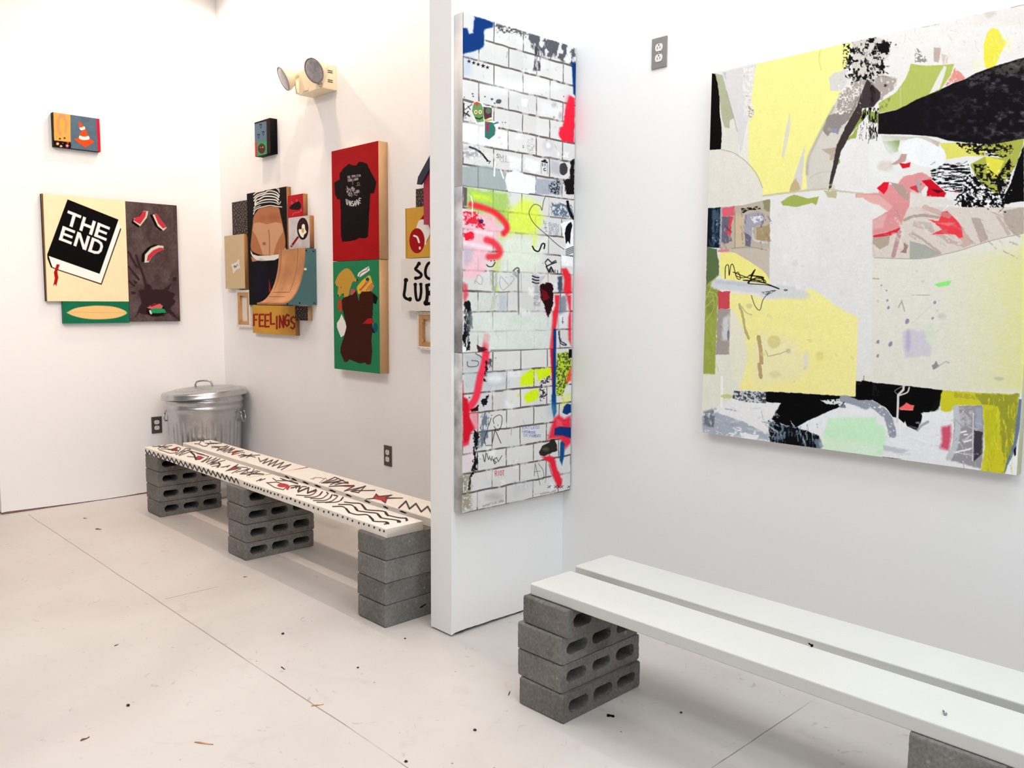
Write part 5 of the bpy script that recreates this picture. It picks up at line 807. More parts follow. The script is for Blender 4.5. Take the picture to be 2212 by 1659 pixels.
    F([(440, 1218), (640, 1228), (995, 1252), (1035, 1150), (1100, 1160), (1100, 1270), (940, 1270), (905, 1312), (830, 1340), (700, 1400), (632, 1440), (560, 1425), (470, 1388), (490, 1350), (535, 1290), (442, 1282)], (10, 9, 11), soft=.8, rough=1.2)
    F([(780, 1272), (900, 1262), (930, 1258), (900, 1330), (880, 1300), (820, 1296)], (226, 228, 228), rough=2, dry=.36); El(918, 1312, 18, 16, (110, 116, 130), a=.9, rough=1); Cv([(915, 1262), (960, 1270), (1060, 1310)], (152, 158, 172), 40, soft=1.5, rough=2)
    F([(630, 1440), (700, 1402), (830, 1342), (900, 1318), (1100, 1340), (1100, 1400), (820, 1400), (790, 1500), (700, 1475)], (236, 238, 240), soft=1.2, rough=1.5)
    F([(40, 1370), (150, 1350), (300, 1400), (440, 1445), (470, 1520), (300, 1510), (50, 1475)], (156, 164, 178), a=.8, soft=3, rough=5, dry=.3, streak=(10, 6)); F([(60, 1345), (130, 1320), (120, 1440), (60, 1430)], (90, 98, 108), a=.7, soft=3, rough=4, dry=.42, streak=(4, 8)); F([(200, 1280), (440, 1290), (532, 1292), (480, 1385), (440, 1478), (300, 1400), (150, 1350)], (236, 236, 236), soft=1.5, rough=2); F([(280, 1470), (400, 1490), (380, 1520), (290, 1505)], (240, 240, 242), rough=2)
    F([(455, 1395), (560, 1428), (640, 1445), (770, 1490), (800, 1560), (760, 1585), (620, 1560), (470, 1532)], (104, 122, 136), soft=1.5, rough=2); F([(455, 1390), (560, 1428), (640, 1445), (770, 1490), (760, 1585), (620, 1560), (470, 1532)], (22, 24, 32), rough=4, dry=.47, streak=(5, 9)); F([(480, 1400), (530, 1400), (530, 1450), (490, 1450)], (16, 16, 20), rough=2); F([(560, 1480), (640, 1500), (650, 1560), (560, 1550)], (14, 16, 22), rough=3)
    F([(825, 1385), (930, 1375), (1120, 1376), (1120, 1640), (800, 1585), (800, 1480)], (206, 242, 206), soft=2.5, rough=4); F([(780, 1500), (1000, 1520), (1120, 1560), (1120, 1640), (780, 1590)], (228, 240, 222), a=.6, soft=5, rough=4)
def finish_big(A):
    art_big(A); A.auto = 0; A.er = 0; G_ = [(190, 184, 176), (214, 208, 198), (168, 160, 156), (244, 243, 240)]
    A.f = 'H2'; A.scrapes(60, (300, 120, 1280, 420), [(206, 198, 190), (246, 244, 240), (222, 206, 196)], 60, 8, 1.2, 3, .6); A.flecks(50, (250, 200, 1280, 480), G_, 2, 9, 4, a=.5)
    A.flecks(60, (0, 290, 330, 640), [(24, 20, 20), (24, 20, 20), (236, 232, 224)], 2, 14, 5, a=.95); A.flecks(40, (200, 1050, 1200, 1640), [(240, 238, 236), (190, 170, 160), (222, 120, 126)], 2, 12, 6, a=.6)
    A.scrapes(30, (560, 1230, 1150, 1600), [(16, 14, 16), (16, 14, 16), (240, 240, 240)], 90, 5, -.35, 7, .95); A.flecks(70, (760, 1060, 1200, 1600), [(14, 12, 14), (236, 236, 232), (205, 204, 90)], 2, 11, 8, a=.9)
    A.scrapes(26, (60, 820, 200, 1050), [(18, 16, 18)], 60, 4, 1.5, 9, .9)
    A.f = 'H4'; A.scrapes(50, (100, 30, 980, 290), [(196, 176, 166), (232, 226, 218), (170, 150, 142), (228, 168, 166)], 90, 11, .6, 11, .6); A.flecks(60, (110, 340, 960, 1040), [(205, 200, 192), (240, 238, 228), (190, 180, 196), (214, 212, 160)], 2, 10, 12, a=.55)
    A.scrapes(26, (0, 1180, 740, 1480), [(206, 212, 220), (244, 245, 246), (188, 194, 204)], 130, 11, .15, 13, .6); A.scrapes(30, (580, 1180, 740, 1520), [(200, 200, 204), (120, 116, 122), (225, 225, 228)], 40, 7, 1.4, 14, .7); A.scrapes(40, (760, 1130, 930, 1540), [(150, 150, 50), (226, 222, 80), (178, 176, 60)], 80, 9, 1.5, 15, .6)
    A.f = 'H3'; A.scrapes(46, (85, 90, 460, 330), [(190, 184, 190), (130, 124, 132), (208, 186, 150), (90, 80, 80)], 60, 10, 1.4, 16, .7); A.scrapes(40, (60, 1300, 480, 1500), [(210, 216, 224), (140, 148, 162), (240, 241, 242)], 100, 9, .3, 17, .7); A.scrapes(34, (460, 1400, 770, 1570), [(14, 16, 22), (120, 140, 154), (190, 204, 214)], 60, 9, 1.5, 18, .85)
    A.scrapes(36, (60, 560, 140, 1100), [(186, 196, 110), (136, 150, 74), (200, 206, 130)], 60, 4, 1.2, 19, .7); A.flecks(50, (230, 640, 980, 1200), [(236, 230, 190), (220, 208, 140), (250, 244, 176)], 3, 22, 20, a=.5); A.flecks(40, (470, 60, 1000, 700), [(222, 220, 218), (240, 240, 240), (212, 214, 208)], 3, 26, 21, a=.5)
    A.f = 'H1'; A.flecks(40, (420, 500, 1100, 1430), [(240, 232, 140), (250, 246, 170), (236, 228, 150)], 3, 26, 22, a=.5); A.flecks(34, (360, 480, 460, 880), [(246, 244, 236), (186, 176, 168)], 2, 9, 23, a=.9); A.flecks(80, (1050, 560, 1244, 860), [(240, 236, 228), (240, 236, 228), (120, 108, 104)], 2, 9, 24, a=.95); A.scrapes(16, (130, 1150, 480, 1500), [(206, 202, 190), (238, 235, 226)], 60, 5, 1.3, 25, .5)
    A.grain(2, 3, 4, 6)
M_BIGSIDE = mat('white_yellow_canvas_edge', (236, 236, 224), .7, 0, 0, 2.5, .2, 60, rgb2=(222, 224, 150))
panel('painting', (-.4225, -.04, 2.147), (1.0495, 0, 0), (0, 0, -1.302), .038, finish_big, [M_CANVAS, M_BIGSIDE, M_CANVAS, M_CANVAS], 1.05, label='large abstract painting in yellow, black, white and pink above the white bench')
# ------------------------------------------------------------------ cinder blocks
BH, BLN, BWD = .093, .397, .194
def block_mesh(seed, slit=False):
    """half-height block lying on its face: three cores open to +x, plain face to -x"""
    rnd = random.Random(seed); bm = bmesh.new()
    def rr(y0, y1, z0, z1, r, n=5, j=0.0):
        p = []
        for cx, cy, a in ((y1-r, z1-r, 0), (y0+r, z1-r, 90), (y0+r, z0+r, 180), (y1-r, z0+r, 270)):
            for k in range(n):
                t = math.radians(a+90*k/(n-1)); p.append((cx+r*math.cos(t)+rnd.uniform(-j, j), cy+r*math.sin(t)+rnd.uniform(-j, j)))
        return p
    o0 = rr(-BLN/2+.001, BLN/2-.001, 0.001, BH-.001, .007, 4, .0006); holes = []
    q = []; o1 = []
    for i in range(len(o0)):
        a, b = o0[i], o0[(i+1) % len(o0)]; n = max(1, int(math.hypot(a[0]-b[0], a[1]-b[1])/.009))
        for k in range(n):
            t = k/n; g = rnd.uniform(0, .0016) if rnd.random() > .12 else rnd.uniform(.001, .0045); y = a[0]+(b[0]-a[0])*t; z = a[1]+(b[1]-a[1])*t
            o1.append((y, z)); q.append((y*(1-g/(BLN/2)), max(.0005, min(BH-.0005, z+(g if z < BH/2 else -g)*(0 if 0 < k and .01 > z else 1)))))
    o0 = q
    for k in range(3):
        c = (k-1)*.122; hh = .0195+rnd.uniform(-.0015, .002); hw = .0475+rnd.uniform(-.003, .003)
        holes.append(rr(c-hw, c+hw, BH/2-hh, BH/2+hh, .019, 6, .0016))
    def ring(pts, x): return [bm.verts.new((x, a, b)) for a, b in pts]
    def edges(r): return [bm.edges.new((r[i], r[(i+1) % len(r)])) for i in range(len(r))]
    xf, xb = BWD/2, -BWD/2
    F = ring(o0, xf); E_ = edges(F); H = []
    for h in holes: r = ring(h, xf); H.append(r); E_ += edges(r)
    bmesh.ops.triangle_fill(bm, edges=E_, use_beauty=True)
    sm = [(p[0], p[1]) for p in o1]; M1 = ring(sm, xf-.009); M2 = ring(sm, xb+.009)
    ox = [(p[0]*(1-rnd.uniform(0, .008)), BH/2+(p[1]-BH/2)*(1-rnd.uniform(0, .03))) for p in sm]; B = ring(ox, xb); bm.faces.new(B)
    for A_, C_ in ((F, M1), (M1, M2), (M2, B)):
        for i in range(len(F)): bm.faces.new((A_[i], A_[(i+1) % len(F)], C_[(i+1) % len(F)], C_[i]))
    for h, r in zip(holes, H):
        cy = sum(p[0] for p in h)/len(h); cz = sum(p[1] for p in h)/len(h)
        d = ring([(cy+(a-cy)*.86, cz+(b-cz)*.82) for a, b in h], xb+.03); bm.faces.new(d)
        for i in range(len(r)): bm.faces.new((r[i], r[(i+1) % len(r)], d[(i+1) % len(r)], d[i]))
    if slit:   # a small gash broken through the plain face
        s = [(xb-.0006, .02+.0, .038), (xb-.0006, -.012, .046), (xb-.0006, -.016, .052), (xb-.0006, .016, .046)]
        f = bm.faces.new([bm.verts.new(p) for p in s]); f.material_index = 1
    bmesh.ops.recalc_face_normals(bm, faces=bm.faces)
    me = bpy.data.meshes.new('cinder_block'); bm.to_mesh(me); bm.free(); me.materials.append(M_BLOCK); me.materials.append(M_BLACK)
    return me
BM = [block_mesh(s) for s in (1, 2, 3, 4)]; BMS = block_mesh(9, True)
LEVEL = ['bottom', 'second up', 'third up', 'topmost']
def stack(x0, y0, where, group, flip=False, jit=((0, 0, 0),)*4, slit=False, seed=0):
    for k in range(4):
        dx, dy, da = jit[k]
        o = bpy.data.objects.new('cinder_block', BMS if (slit and k == 0) else BM[(k+seed) % 4]); COL.objects.link(o)
        o.location = (x0+BWD/2+dx, y0+BLN/2+dy, k*BH); o.rotation_euler = (0, 0, (PI if flip else 0)+math.radians(da))
        tag(o, 'grey concrete block, %s in the %s' % (LEVEL[k], where), 'concrete block', group)
stack(-3.982, -.769, 'far stack under the painted bench', 'blocks under the painted bench', jit=((.004, 0, 0), (-.002, 0, .3), (-.006, 0, -.4), (-.001, 0, .2)))
stack(-2.820, -.786, 'middle stack under the painted bench', 'blocks under the painted bench', jit=((0, 0, .2), (.003, .002, -.3), (-.002, 0, .2), (.001, 0, 0)), seed=1)
stack(-1.604, -.783, 'solid-faced stack beside the partition', 'blocks under the painted bench', True, jit=((0, 0, 0), (-.003, 0, .3), (.002, 0, -.3), (0, .003, .1)), slit=True, seed=2)
stack(-.578, -.832, 'full stack under the white bench', 'blocks under the white bench', jit=((.002, 0, .3), (-.009, .004, -.6), (-.010, .002, .5), (.012, .006, -.3)), seed=1)
stack(.655, -.815, 'rightmost stack under the white bench', 'blocks under the white bench', True, seed=3)

# ------------------------------------------------------------------ bench boards
def grid_quads(nu, nv, off):
    i = np.arange((nv-1)*nu).reshape(nv-1, nu)[:, :-1].ravel()+off; return np.stack([i, i+nu, i+nu+1, i+1], 1)
def plank(x0, x1, y0, y1, z0, z1, top, front, base, label, res=1.35):
    """one painted board: fine top and front edge grids plus the other four sides"""
    r = .003; P, Q, Cc, off = [], [], [], 0
    for O, U, V, f in (((x0, y1, z1), (x1-x0, 0, 0), (0, y0-y1+r, 0), top), ((x0, y0, z1-r), (x1-x0, 0, 0), (0, 0, z0-z1+r), front)):
        O, U, V = (np.array(a, float) for a in (O, U, V)); cs = np.array([O, O+U, O+V, O+U+V]); X, Y = sheet_xy(cs)
        nu = int(np.hypot(X[3]-X[2], Y[3]-Y[2])*res); nv = max(12, int(max(np.hypot(X[2]-X[0], Y[2]-Y[0]), np.hypot(X[3]-X[1], Y[3]-Y[1]))*res*1.25))
        A = Art(O, U, V, nu, nv, base); A.grain(5, 9, 9); f(A)
        P.append(A.P.reshape(-1, 3)); Cc.append(A.c.reshape(-1, 3)); Q.append(grid_quads(nu, nv, off)); 
        if off == 0: e1 = np.arange(nu)+(nv-1)*nu
        else:
            e2 = np.arange(nu)+off
        off += nu*nv
    n1, n2 = len(e1), len(e2); m = min(n1, n2); a = e1[(np.arange(m)*(n1-1)/(m-1)).astype(int)]; b = e2[(np.arange(m)*(n2-1)/(m-1)).astype(int)]
    Q.append(np.stack([a[:-1], b[:-1], b[1:], a[1:]], 1))
    c8 = np.array([(x, y, z) for x in (x0, x1) for y in (y0, y1) for z in (z0, z1)])
    Q.append(np.array([(0, 1, 3, 2), (4, 6, 7, 5), (2, 3, 7, 6), (0, 2, 6, 4)])+off)
    P.append(c8); Cc.append(np.tile(np.array(base, float), (8, 1)))
    P, Q, Cc = np.concatenate(P), np.concatenate(Q), np.concatenate(Cc)
    me = bpy.data.meshes.new('bench_board'); me.vertices.add(len(P)); me.vertices.foreach_set('co', P.astype(np.float32).ravel())
    me.loops.add(Q.size); me.loops.foreach_set('vertex_index', Q.astype(np.int32).ravel())
    me.polygons.add(len(Q)); me.polygons.foreach_set('loop_start', (np.arange(len(Q))*4).astype(np.int32)); me.update(calc_edges=True); paint_attr(me, Cc)
    return tag(obj('bench_board', me, M_BOARD), label, 'bench board', 'painted bench boards')
INK = (58, 40, 38); RED = (178, 48, 52); CR_ = (238, 231, 220)
def lines(A, L_, wd, **k):
    for p in L_: A.line(p, INK, wd, soft=.5, **k)
def t_nl(A):
    A.f = 'I1'
    lines(A, [[(165, 190), (270, 192), (350, 205)], [(230, 180), (320, 208)], [(325, 168), (228, 215)], [(395, 180), (250, 200)]], 8)
    A.fill([(372, 228), (455, 196), (452, 222), (475, 240), (395, 245)], RED)
    lines(A, [[(240, 228), (372, 272), (438, 268), (460, 200)], [(265, 218), (400, 225), (470, 198)], [(350, 228), (470, 240)], [(470, 198), (500, 215), (440, 285)], [(450, 290), (560, 215), (620, 220), (590, 240), (500, 250), (520, 270)], [(560, 245), (480, 290)], [(480, 300), (620, 250)], [(580, 235), (780, 290), (690, 275)]], 8)
    lines(A, [[(620, 255), (660, 290), (680, 345)]], 20)
    A.fill([(680, 345), (700, 300), (750, 305), (770, 325), (730, 345)], RED); lines(A, [[(580, 310), (690, 320), (680, 348), (730, 345), (775, 320)], [(720, 280), (835, 310), (800, 345), (745, 375)]], 9)
    lines(A, [[(760, 378), (870, 318), (800, 385), (930, 325), (850, 390), (970, 335), (880, 395), (1030, 355), (950, 375), (975, 400), (925, 440)], [(820, 400), (905, 375), (850, 410), (960, 390)], [(870, 430), (960, 415)], [(1000, 440), (1090, 415), (1050, 440)], [(980, 440), (1060, 425)]], 8)
    lines(A, [[(950, 385), (968, 410), (945, 438)]], 16)
    A.fill([(1070, 478), (1140, 430), (1195, 448), (1160, 468)], RED); lines(A, [[(1040, 485), (1185, 405), (1150, 435)], [(1060, 480), (1195, 452), (1140, 430)], [(1130, 432), (1290, 442), (1310, 460), (1270, 470)], [(1190, 450), (1220, 455), (1110, 510)], [(1160, 500), (1330, 455), (1210, 520), (1420, 480)], [(1380, 455), (1320, 540)], [(1290, 540), (1445, 485)], [(1290, 470), (1300, 500), (1490, 520)], [(1210, 520), (1490, 522)]], 9)
    lines(A, [[(1225, 580), (1300, 570), (1450, 545), (1620, 515)]], 5); A.line([(1225, 590), (1300, 566), (1625, 512)], (150, 88, 62), 9, soft=.5)
def f_nl(A):
    A.f = 'I1'; p = []; n = 21
    for k in range(n+1):
        t = k/n; x = 85+(1225-85)*t**1.02; yt = 228+(590-228)*t+0; p += [(x-12, yt-4), (x+20+6*t, yt+62+8*t-4)]
    A.line(p, (18, 14, 16), 12, soft=.5)
def t_nr(A):
    A.f = 'I1'; lines(A, [[(1405, 605), (1465, 575), (1440, 600), (1510, 575)], [(1530, 625), (1640, 615), (1780, 655)], [(1525, 622), (1620, 680), (1725, 708), (1785, 655)], [(1600, 570), (1640, 600), (1880, 600)], [(1690, 570), (1900, 640)], [(1800, 665), (1860, 655), (1900, 660)], [(1815, 688), (1850, 684)]], 10)
    A.ell(1715, 655, 62, 24, RED, soft=.6)
    A.f = 'I2'
    lines(A, [[(-40, 300), (90, 330)], [(0, 345), (20, 365), (0, 385)], [(35, 370), (90, 360), (75, 375)], [(90, 395), (130, 360), (165, 360)]], 8); A.ell(4, 365, 14, 24, RED)
    lines(A, [[(70, 362), (110, 355), (95, 405), (185, 368), (175, 415), (240, 390), (230, 400)]], 13)
    for p in ([(80, 432), (180, 437), (230, 420), (250, 395), (245, 385)], [(150, 450), (230, 450), (280, 430), (300, 405)], [(200, 462), (290, 462), (330, 440), (350, 420), (340, 410)], [(225, 480), (320, 478), (370, 455), (385, 430)], [(255, 495), (360, 490), (410, 465), (430, 440), (400, 432)], [(330, 497), (420, 492), (460, 475), (478, 452)]): A.curve(p, INK, 8, soft=.5); A.line([p[-2], p[-1]], INK, 12, soft=.5)
    A.fill([(200, 412), (245, 395), (240, 405)], RED)
    for p in ([(390, 530), (470, 530), (505, 550), (530, 580), (600, 600), (680, 600), (720, 630), (740, 655), (850, 662), (860, 675), (830, 680)], [(440, 512), (540, 515), (575, 535), (600, 565), (700, 580), (770, 590), (800, 625), (930, 645), (965, 655), (945, 665)], [(490, 492), (560, 500), (625, 505), (650, 530), (680, 558), (820, 570), (850, 600), (950, 625), (1010, 630), (1025, 640), (1015, 652)]): A.curve(p, (26, 20, 20), 9, soft=.5)
    for p in ([(505, 550), (530, 580)], [(705, 615), (735, 645)], [(580, 538), (600, 562)], [(775, 595), (800, 622)], [(640, 515), (670, 552)], [(840, 578), (860, 605)], [(845, 665), (865, 674)], [(945, 655), (965, 660)], [(1015, 632), (1025, 645)]): A.line(p, (26, 20, 20), 17, soft=.5)
def f_nr(A):
    A.f = 'I1'
    for k, (x, y) in enumerate(((1262, 632), (1293, 645), (1324, 658), (1357, 672), (1392, 682), (1425, 690), (1459, 702), (1495, 720), (1537, 727), (1575, 746), (1621, 760), (1663, 768), (1713, 797), (1766, 812), (1812, 815), (1866, 842))): A.ell(x, y, 9, 13, (22, 18, 18), soft=.5)
    A.f = 'I2'
    for x, y in ((32, 463), (70, 483), (107, 496), (147, 512), (184, 522), (227, 541), (266, 553), (314, 574), (355, 578), (391, 600), (431, 606), (475, 620), (517, 636), (558, 652), (613, 671), (656, 680), (699, 693), (744, 709), (791, 731), (827, 741)): A.ell(x, y, 6.5, 10, (22, 18, 18), soft=.5)
def t_fl(A):
    A.f = 'I1'
    lines(A, [[(665, 158), (720, 160), (740, 125), (775, 122), (770, 150), (850, 155), (800, 190), (765, 185), (720, 165)], [(850, 135), (860, 150), (985, 152)], [(820, 160), (945, 155)]], 8); A.fill([(750, 150), (765, 135), (795, 155), (780, 180)], (246, 242, 236), soft=.5)
    lines(A, [[(870, 190), (1000, 195), (1060, 182), (985, 225), (930, 240), (960, 215)], [(910, 190), (970, 220), (1000, 215)], [(870, 205), (965, 200)], [(980, 240), (1080, 190), (1000, 250), (1120, 205), (1070, 245)], [(1015, 260), (1145, 215), (1060, 265)], [(1070, 265), (1180, 245), (1110, 285), (1150, 245), (1245, 240)], [(1180, 250), (1260, 265)], [(1110, 290), (1200, 270)]], 8); A.fill([(1110, 270), (1140, 245), (1190, 255), (1150, 272)], RED)
    lines(A, [[(1190, 300), (1300, 300), (1445, 292)], [(1220, 282), (1390, 318)], [(1285, 325), (1350, 280)], [(1250, 285), (1320, 310)], [(1210, 320), (1330, 292)]], 9)
    lines(A, [[(1430, 325), (1450, 372), (1540, 335), (1480, 395), (1600, 350), (1540, 415), (1665, 355), (1590, 428), (1730, 378), (1655, 448), (1815, 405), (1700, 470)]], 11)
    A.line([(1655, 510), (1880, 465), (2060, 430)], (150, 88, 62), 10, soft=.5)
def f_fl(A): A.f = 'I1'
def t_fr(A):
    A.f = 'I2'
    lines(A, [[(200, 295), (240, 285), (220, 300)], [(240, 282), (290, 285), (320, 295)], [(275, 330), (330, 285), (345, 318), (410, 280), (460, 300)]], 5, a=.6)
    lines(A, [[(295, 330), (410, 280), (525, 332), (380, 325), (310, 330), (420, 300), (440, 290)], [(340, 330), (480, 305), (370, 342)], [(410, 345), (520, 320)]], 8)
    A.fill([(430, 352), (520, 345), (575, 352), (550, 365), (500, 362)], RED); lines(A, [[(360, 358), (430, 355), (570, 350)], [(575, 355), (490, 398), (640, 365), (670, 355), (610, 412), (545, 400), (665, 358)], [(560, 395), (750, 393)]], 9)
    A.fill([(680, 465), (735, 455), (760, 420), (790, 440), (890, 432), (845, 455), (985, 458), (850, 468), (845, 498), (800, 478), (735, 465)], RED, soft=.6); lines(A, [[(735, 462), (762, 422), (775, 445), (895, 432), (840, 456), (985, 458)], [(850, 466), (840, 500), (810, 480)], [(675, 466), (740, 462)]], 8)
    lines(A, [[(955, 542), (1015, 485), (1045, 550), (1100, 505), (1145, 575), (1200, 530), (1240, 600)]], 14)
    for x, y, l in ((0, 280, 22), (60, 300, 26), (158, 328, 30), (262, 357, 32), (388, 398, 34), (525, 437, 30), (685, 488, 30), (842, 538, 26), (990, 578, 34)): A.fill([(x-l, y-10), (x-l*.3, y-13), (x+l, y+8), (x+l*.6, y+13), (x-l*.5, y)], (14, 12, 14), soft=.5)
def f_fr(A):
    t_fr(A)
TOP = .410; BT = .372
plank(-3.985, -2.712, -.768, -.584, BT, TOP, t_nl, f_nl, CR_, 'front far board of the painted bench, black zigzag along its edge')
plank(-2.709, -1.411, -.768, -.584, BT, TOP, t_nr, f_nr, CR_, 'front near board of the painted bench, row of dots along its edge')
plank(-3.985, -2.735, -.530, -.346, BT, TOP, t_fl, f_fl, CR_, 'rear far board of the painted bench, star and zigzag on top')
plank(-2.732, -1.405, -.530, -.346, BT, TOP, t_fr, f_fr, CR_, 'rear near board of the painted bench, red arrow scribble, running behind the partition')
def white_plank(x0, x1, y0, y1, label, seed):
    bm = bmesh.new(); box(bm, (x0, y0, BT), (x1, y1, TOP)); 
    long = [e for e in bm.edges if abs(e.verts[0].co.x-e.verts[1].co.x) > .5]; bmesh.ops.bevel(bm, geom=long, offset=.005, segments=3, profile=.5, affect='EDGES')
    return tag(obj('bench_board', bm, M_WHITE_WOOD, smooth=False), label, 'bench board', 'white bench boards')
white_plank(-.552, 2.35, -.807, -.611, 'plain white board, front one of the white bench', 1)
white_plank(-.577, 2.35, -.560, -.367, 'plain white board, rear one of the white bench next to the wall', 2)

# ------------------------------------------------------------------ galvanised bin
def steel():
    m = bpy.data.materials.new('galvanised_steel'); m.use_nodes = True; nt = m.node_tree; N = nt.nodes; L = nt.links; b = N['Principled BSDF']
    b.inputs['Metallic'].default_value = 0.95
    tc = N.new('ShaderNodeTexCoord'); n = N.new('ShaderNodeTexVoronoi'); n.inputs['Scale'].default_value = 30; L.new(tc.outputs['Object'], n.inputs['Vector'])
    mr = N.new('ShaderNodeMapRange'); mr.inputs[3].default_value = .27; mr.inputs[4].default_value = .33; sp = N.new('ShaderNodeSeparateColor'); L.new(n.outputs['Color'], sp.inputs[0]); L.new(sp.outputs[0], mr.inputs[0]); L.new(mr.outputs[0], b.inputs['Roughness'])
    r = N.new('ShaderNodeValToRGB'); r.color_ramp.elements[0].color = (.47, .475, .48, 1); r.color_ramp.elements[1].color = (.53, .535, .54, 1); L.new(sp.outputs[1], r.inputs[0]); L.new(r.outputs[0], b.inputs['Base Color'])
    return m
M_STEEL = steel(); M_SCREW = mat('zinc_screw', (180, 182, 186), .3, .9)
BXc, BYc = LW+.279, -.279
bin_ = tag(empty('trash_can', (BXc, BYc, 0)), 'galvanised steel trash can with a lid standing in the far corner', 'trash can')
bm = bmesh.new()
def flute(r, z, t):
    if .10 < z < .52:
        k = min(1, (z-.10)/.03, (.52-z)/.025); g = max(0.0, math.cos(t*36))**.8
        return r-.006*g*k
    return r
prof = [(0, .012), (.205, .012), (.208, 0), (.212, 0), (.214, .02), (.216, .05), (.2165, .06), (.2195, .066), (.2165, .072), (.218, .10)]
for k in range(24): z = .10+.475*k/23; prof.append((.218+(z-.1)*.046, z))
prof += [(.2415, .592), (.2465, .600), (.2485, .608), (.2465, .616), (.243, .622), (.2435, .635), (.2495, .643), (.2515, .652), (.2495, .661), (.2445, .668), (.245, .690), (.250, .694), (.248, .700), (.243, .698), (.240, .66), (.205, .02), (0, .02)]
lathe(bm, prof, 240, flute); obj('body', bm, M_STEEL, bin_)
lid = empty('lid', (0, 0, .705)); lid.parent = bin_
lid.rotation_mode = 'AXIS_ANGLE'; ax = Vector((-CF[0], -CF[1], 0)).normalized(); lid.rotation_axis_angle = (math.radians(3.6), ax.x, ax.y, 0)
bm = bmesh.new(); lathe(bm, [(0, .040), (.04, .0395), (.06, .036), (.10, .033), (.115, .034), (.125, .030), (.17, .025), (.19, .026), (.20, .022), (.245, .012), (.262, .010), (.270, .006), (.2735, -.002), (.274, -.022), (.277, -.026), (.276, -.030), (.271, -.029), (.270, -.004), (.255, .002), (0, .028)], 96); obj('lid_cover', bm, M_STEEL, lid)
bm = bmesh.new(); d = Vector((CR[0], CR[1], 0)).normalized()
hp = [(-.055, .028), (-.057, .05), (-.047, .068), (-.03, .073), (0, .075), (.03, .073), (.047, .068), (.057, .05), (.055, .028)]
tube(bm, [d*a+Vector((0, 0, b)) for a, b in hp], .0065, 10)
for a in (-.055, .055): 
    v = d*a; box(bm, (v.x-.014, v.y-.014, .026), (v.x+.014, v.y+.014, .037), 0, .003)
obj('lid_handle', bm, M_STEEL, lid, smooth=False)
for s in (-1, 1):
    bm = bmesh.new(); c0 = d*(s*.246); side = Vector((-d.y, d.x, 0))
    for q in (-1, 1): p = c0+side*(q*.035); tube(bm, [p+Vector((0, 0, .575)), p+d*(s*.010)+Vector((0, 0, .570)), p+d*(s*.013)+Vector((0, 0, .555))], .006, 8)
    tube(bm, [c0+d*(s*.012)+side*.035+Vector((0, 0, .56)), c0+d*(s*.017)+side*.038+Vector((0, 0, .525)), c0+d*(s*.016)+side*.02+Vector((0, 0, .505)), c0+d*(s*.016)-side*.02+Vector((0, 0, .505)), c0+d*(s*.017)-side*.038+Vector((0, 0, .525)), c0+d*(s*.012)-side*.035+Vector((0, 0, .56))], .005, 8)
    obj('side_handle', bm, M_STEEL, bin_)

# ------------------------------------------------------------------ wall outlets
M_REC = mat('white_receptacle', (232, 228, 222), .35); M_PL1 = mat('steel_plate_dark_reflection', (84, 76, 70), .4, .2, .1, 30); M_PL2 = mat('steel_plate_pale_reflection', (140, 136, 132), .4, .2, .08, 30)  # steel plates: their dark and pale reflections are put into the base colours
def outlet(loc, rz, m, label):
    t = tag(empty('electrical_outlet', loc, (0, 0, rz)), label, 'electrical outlet', 'duplex wall outlets')
    newbox('cover_plate', (-.035, -.006, -.057), (.035, 0, .057), m, t, .002)
    for s in (1, -1):
        cz = s*.0195; p = []
        for k in range(28):
            a = 2*PI*k/28; p.append((.0172*math.cos(a), cz+max(-.0135, min(.0135, .0172*math.sin(a)))))
        bm = bmesh.new(); prism(bm, p, 1, -.0078, -.004); r = obj('receptacle', bm, M_REC, t)
        newbox('slot', (-.0075, -.0083, cz-.006), (-.0055, -.0076, cz+.003), M_BLACK, r); newbox('slot', (.0052, -.0083, cz-.005), (.0072, -.0076, cz+.003), M_BLACK, r)
        bm = bmesh.new(); q = [(.0025*math.cos(2*PI*k/12), cz+.0085+.0025*math.sin(2*PI*k/12)) for k in range(12)]; prism(bm, q, 1, -.0083, -.0076); obj('ground_hole', bm, M_BLACK, r)
    bm = bmesh.new(); prism(bm, [(.003*math.cos(2*PI*k/14), .003*math.sin(2*PI*k/14)) for k in range(14)], 1, -.0072, -.005); obj('plate_screw', bm, M_SCREW, t)
outlet((LW, -.500, .467), PI/2, M_PL1, 'dark duplex outlet on the left wall beside the trash can')
outlet((-2.479, 0, .469), 0, M_PL1, 'dark duplex outlet low on the back wall above the painted bench')
outlet((-.684, 0, 2.276), 0, M_PL2, 'grey duplex outlet high on the wall left of the big abstract')

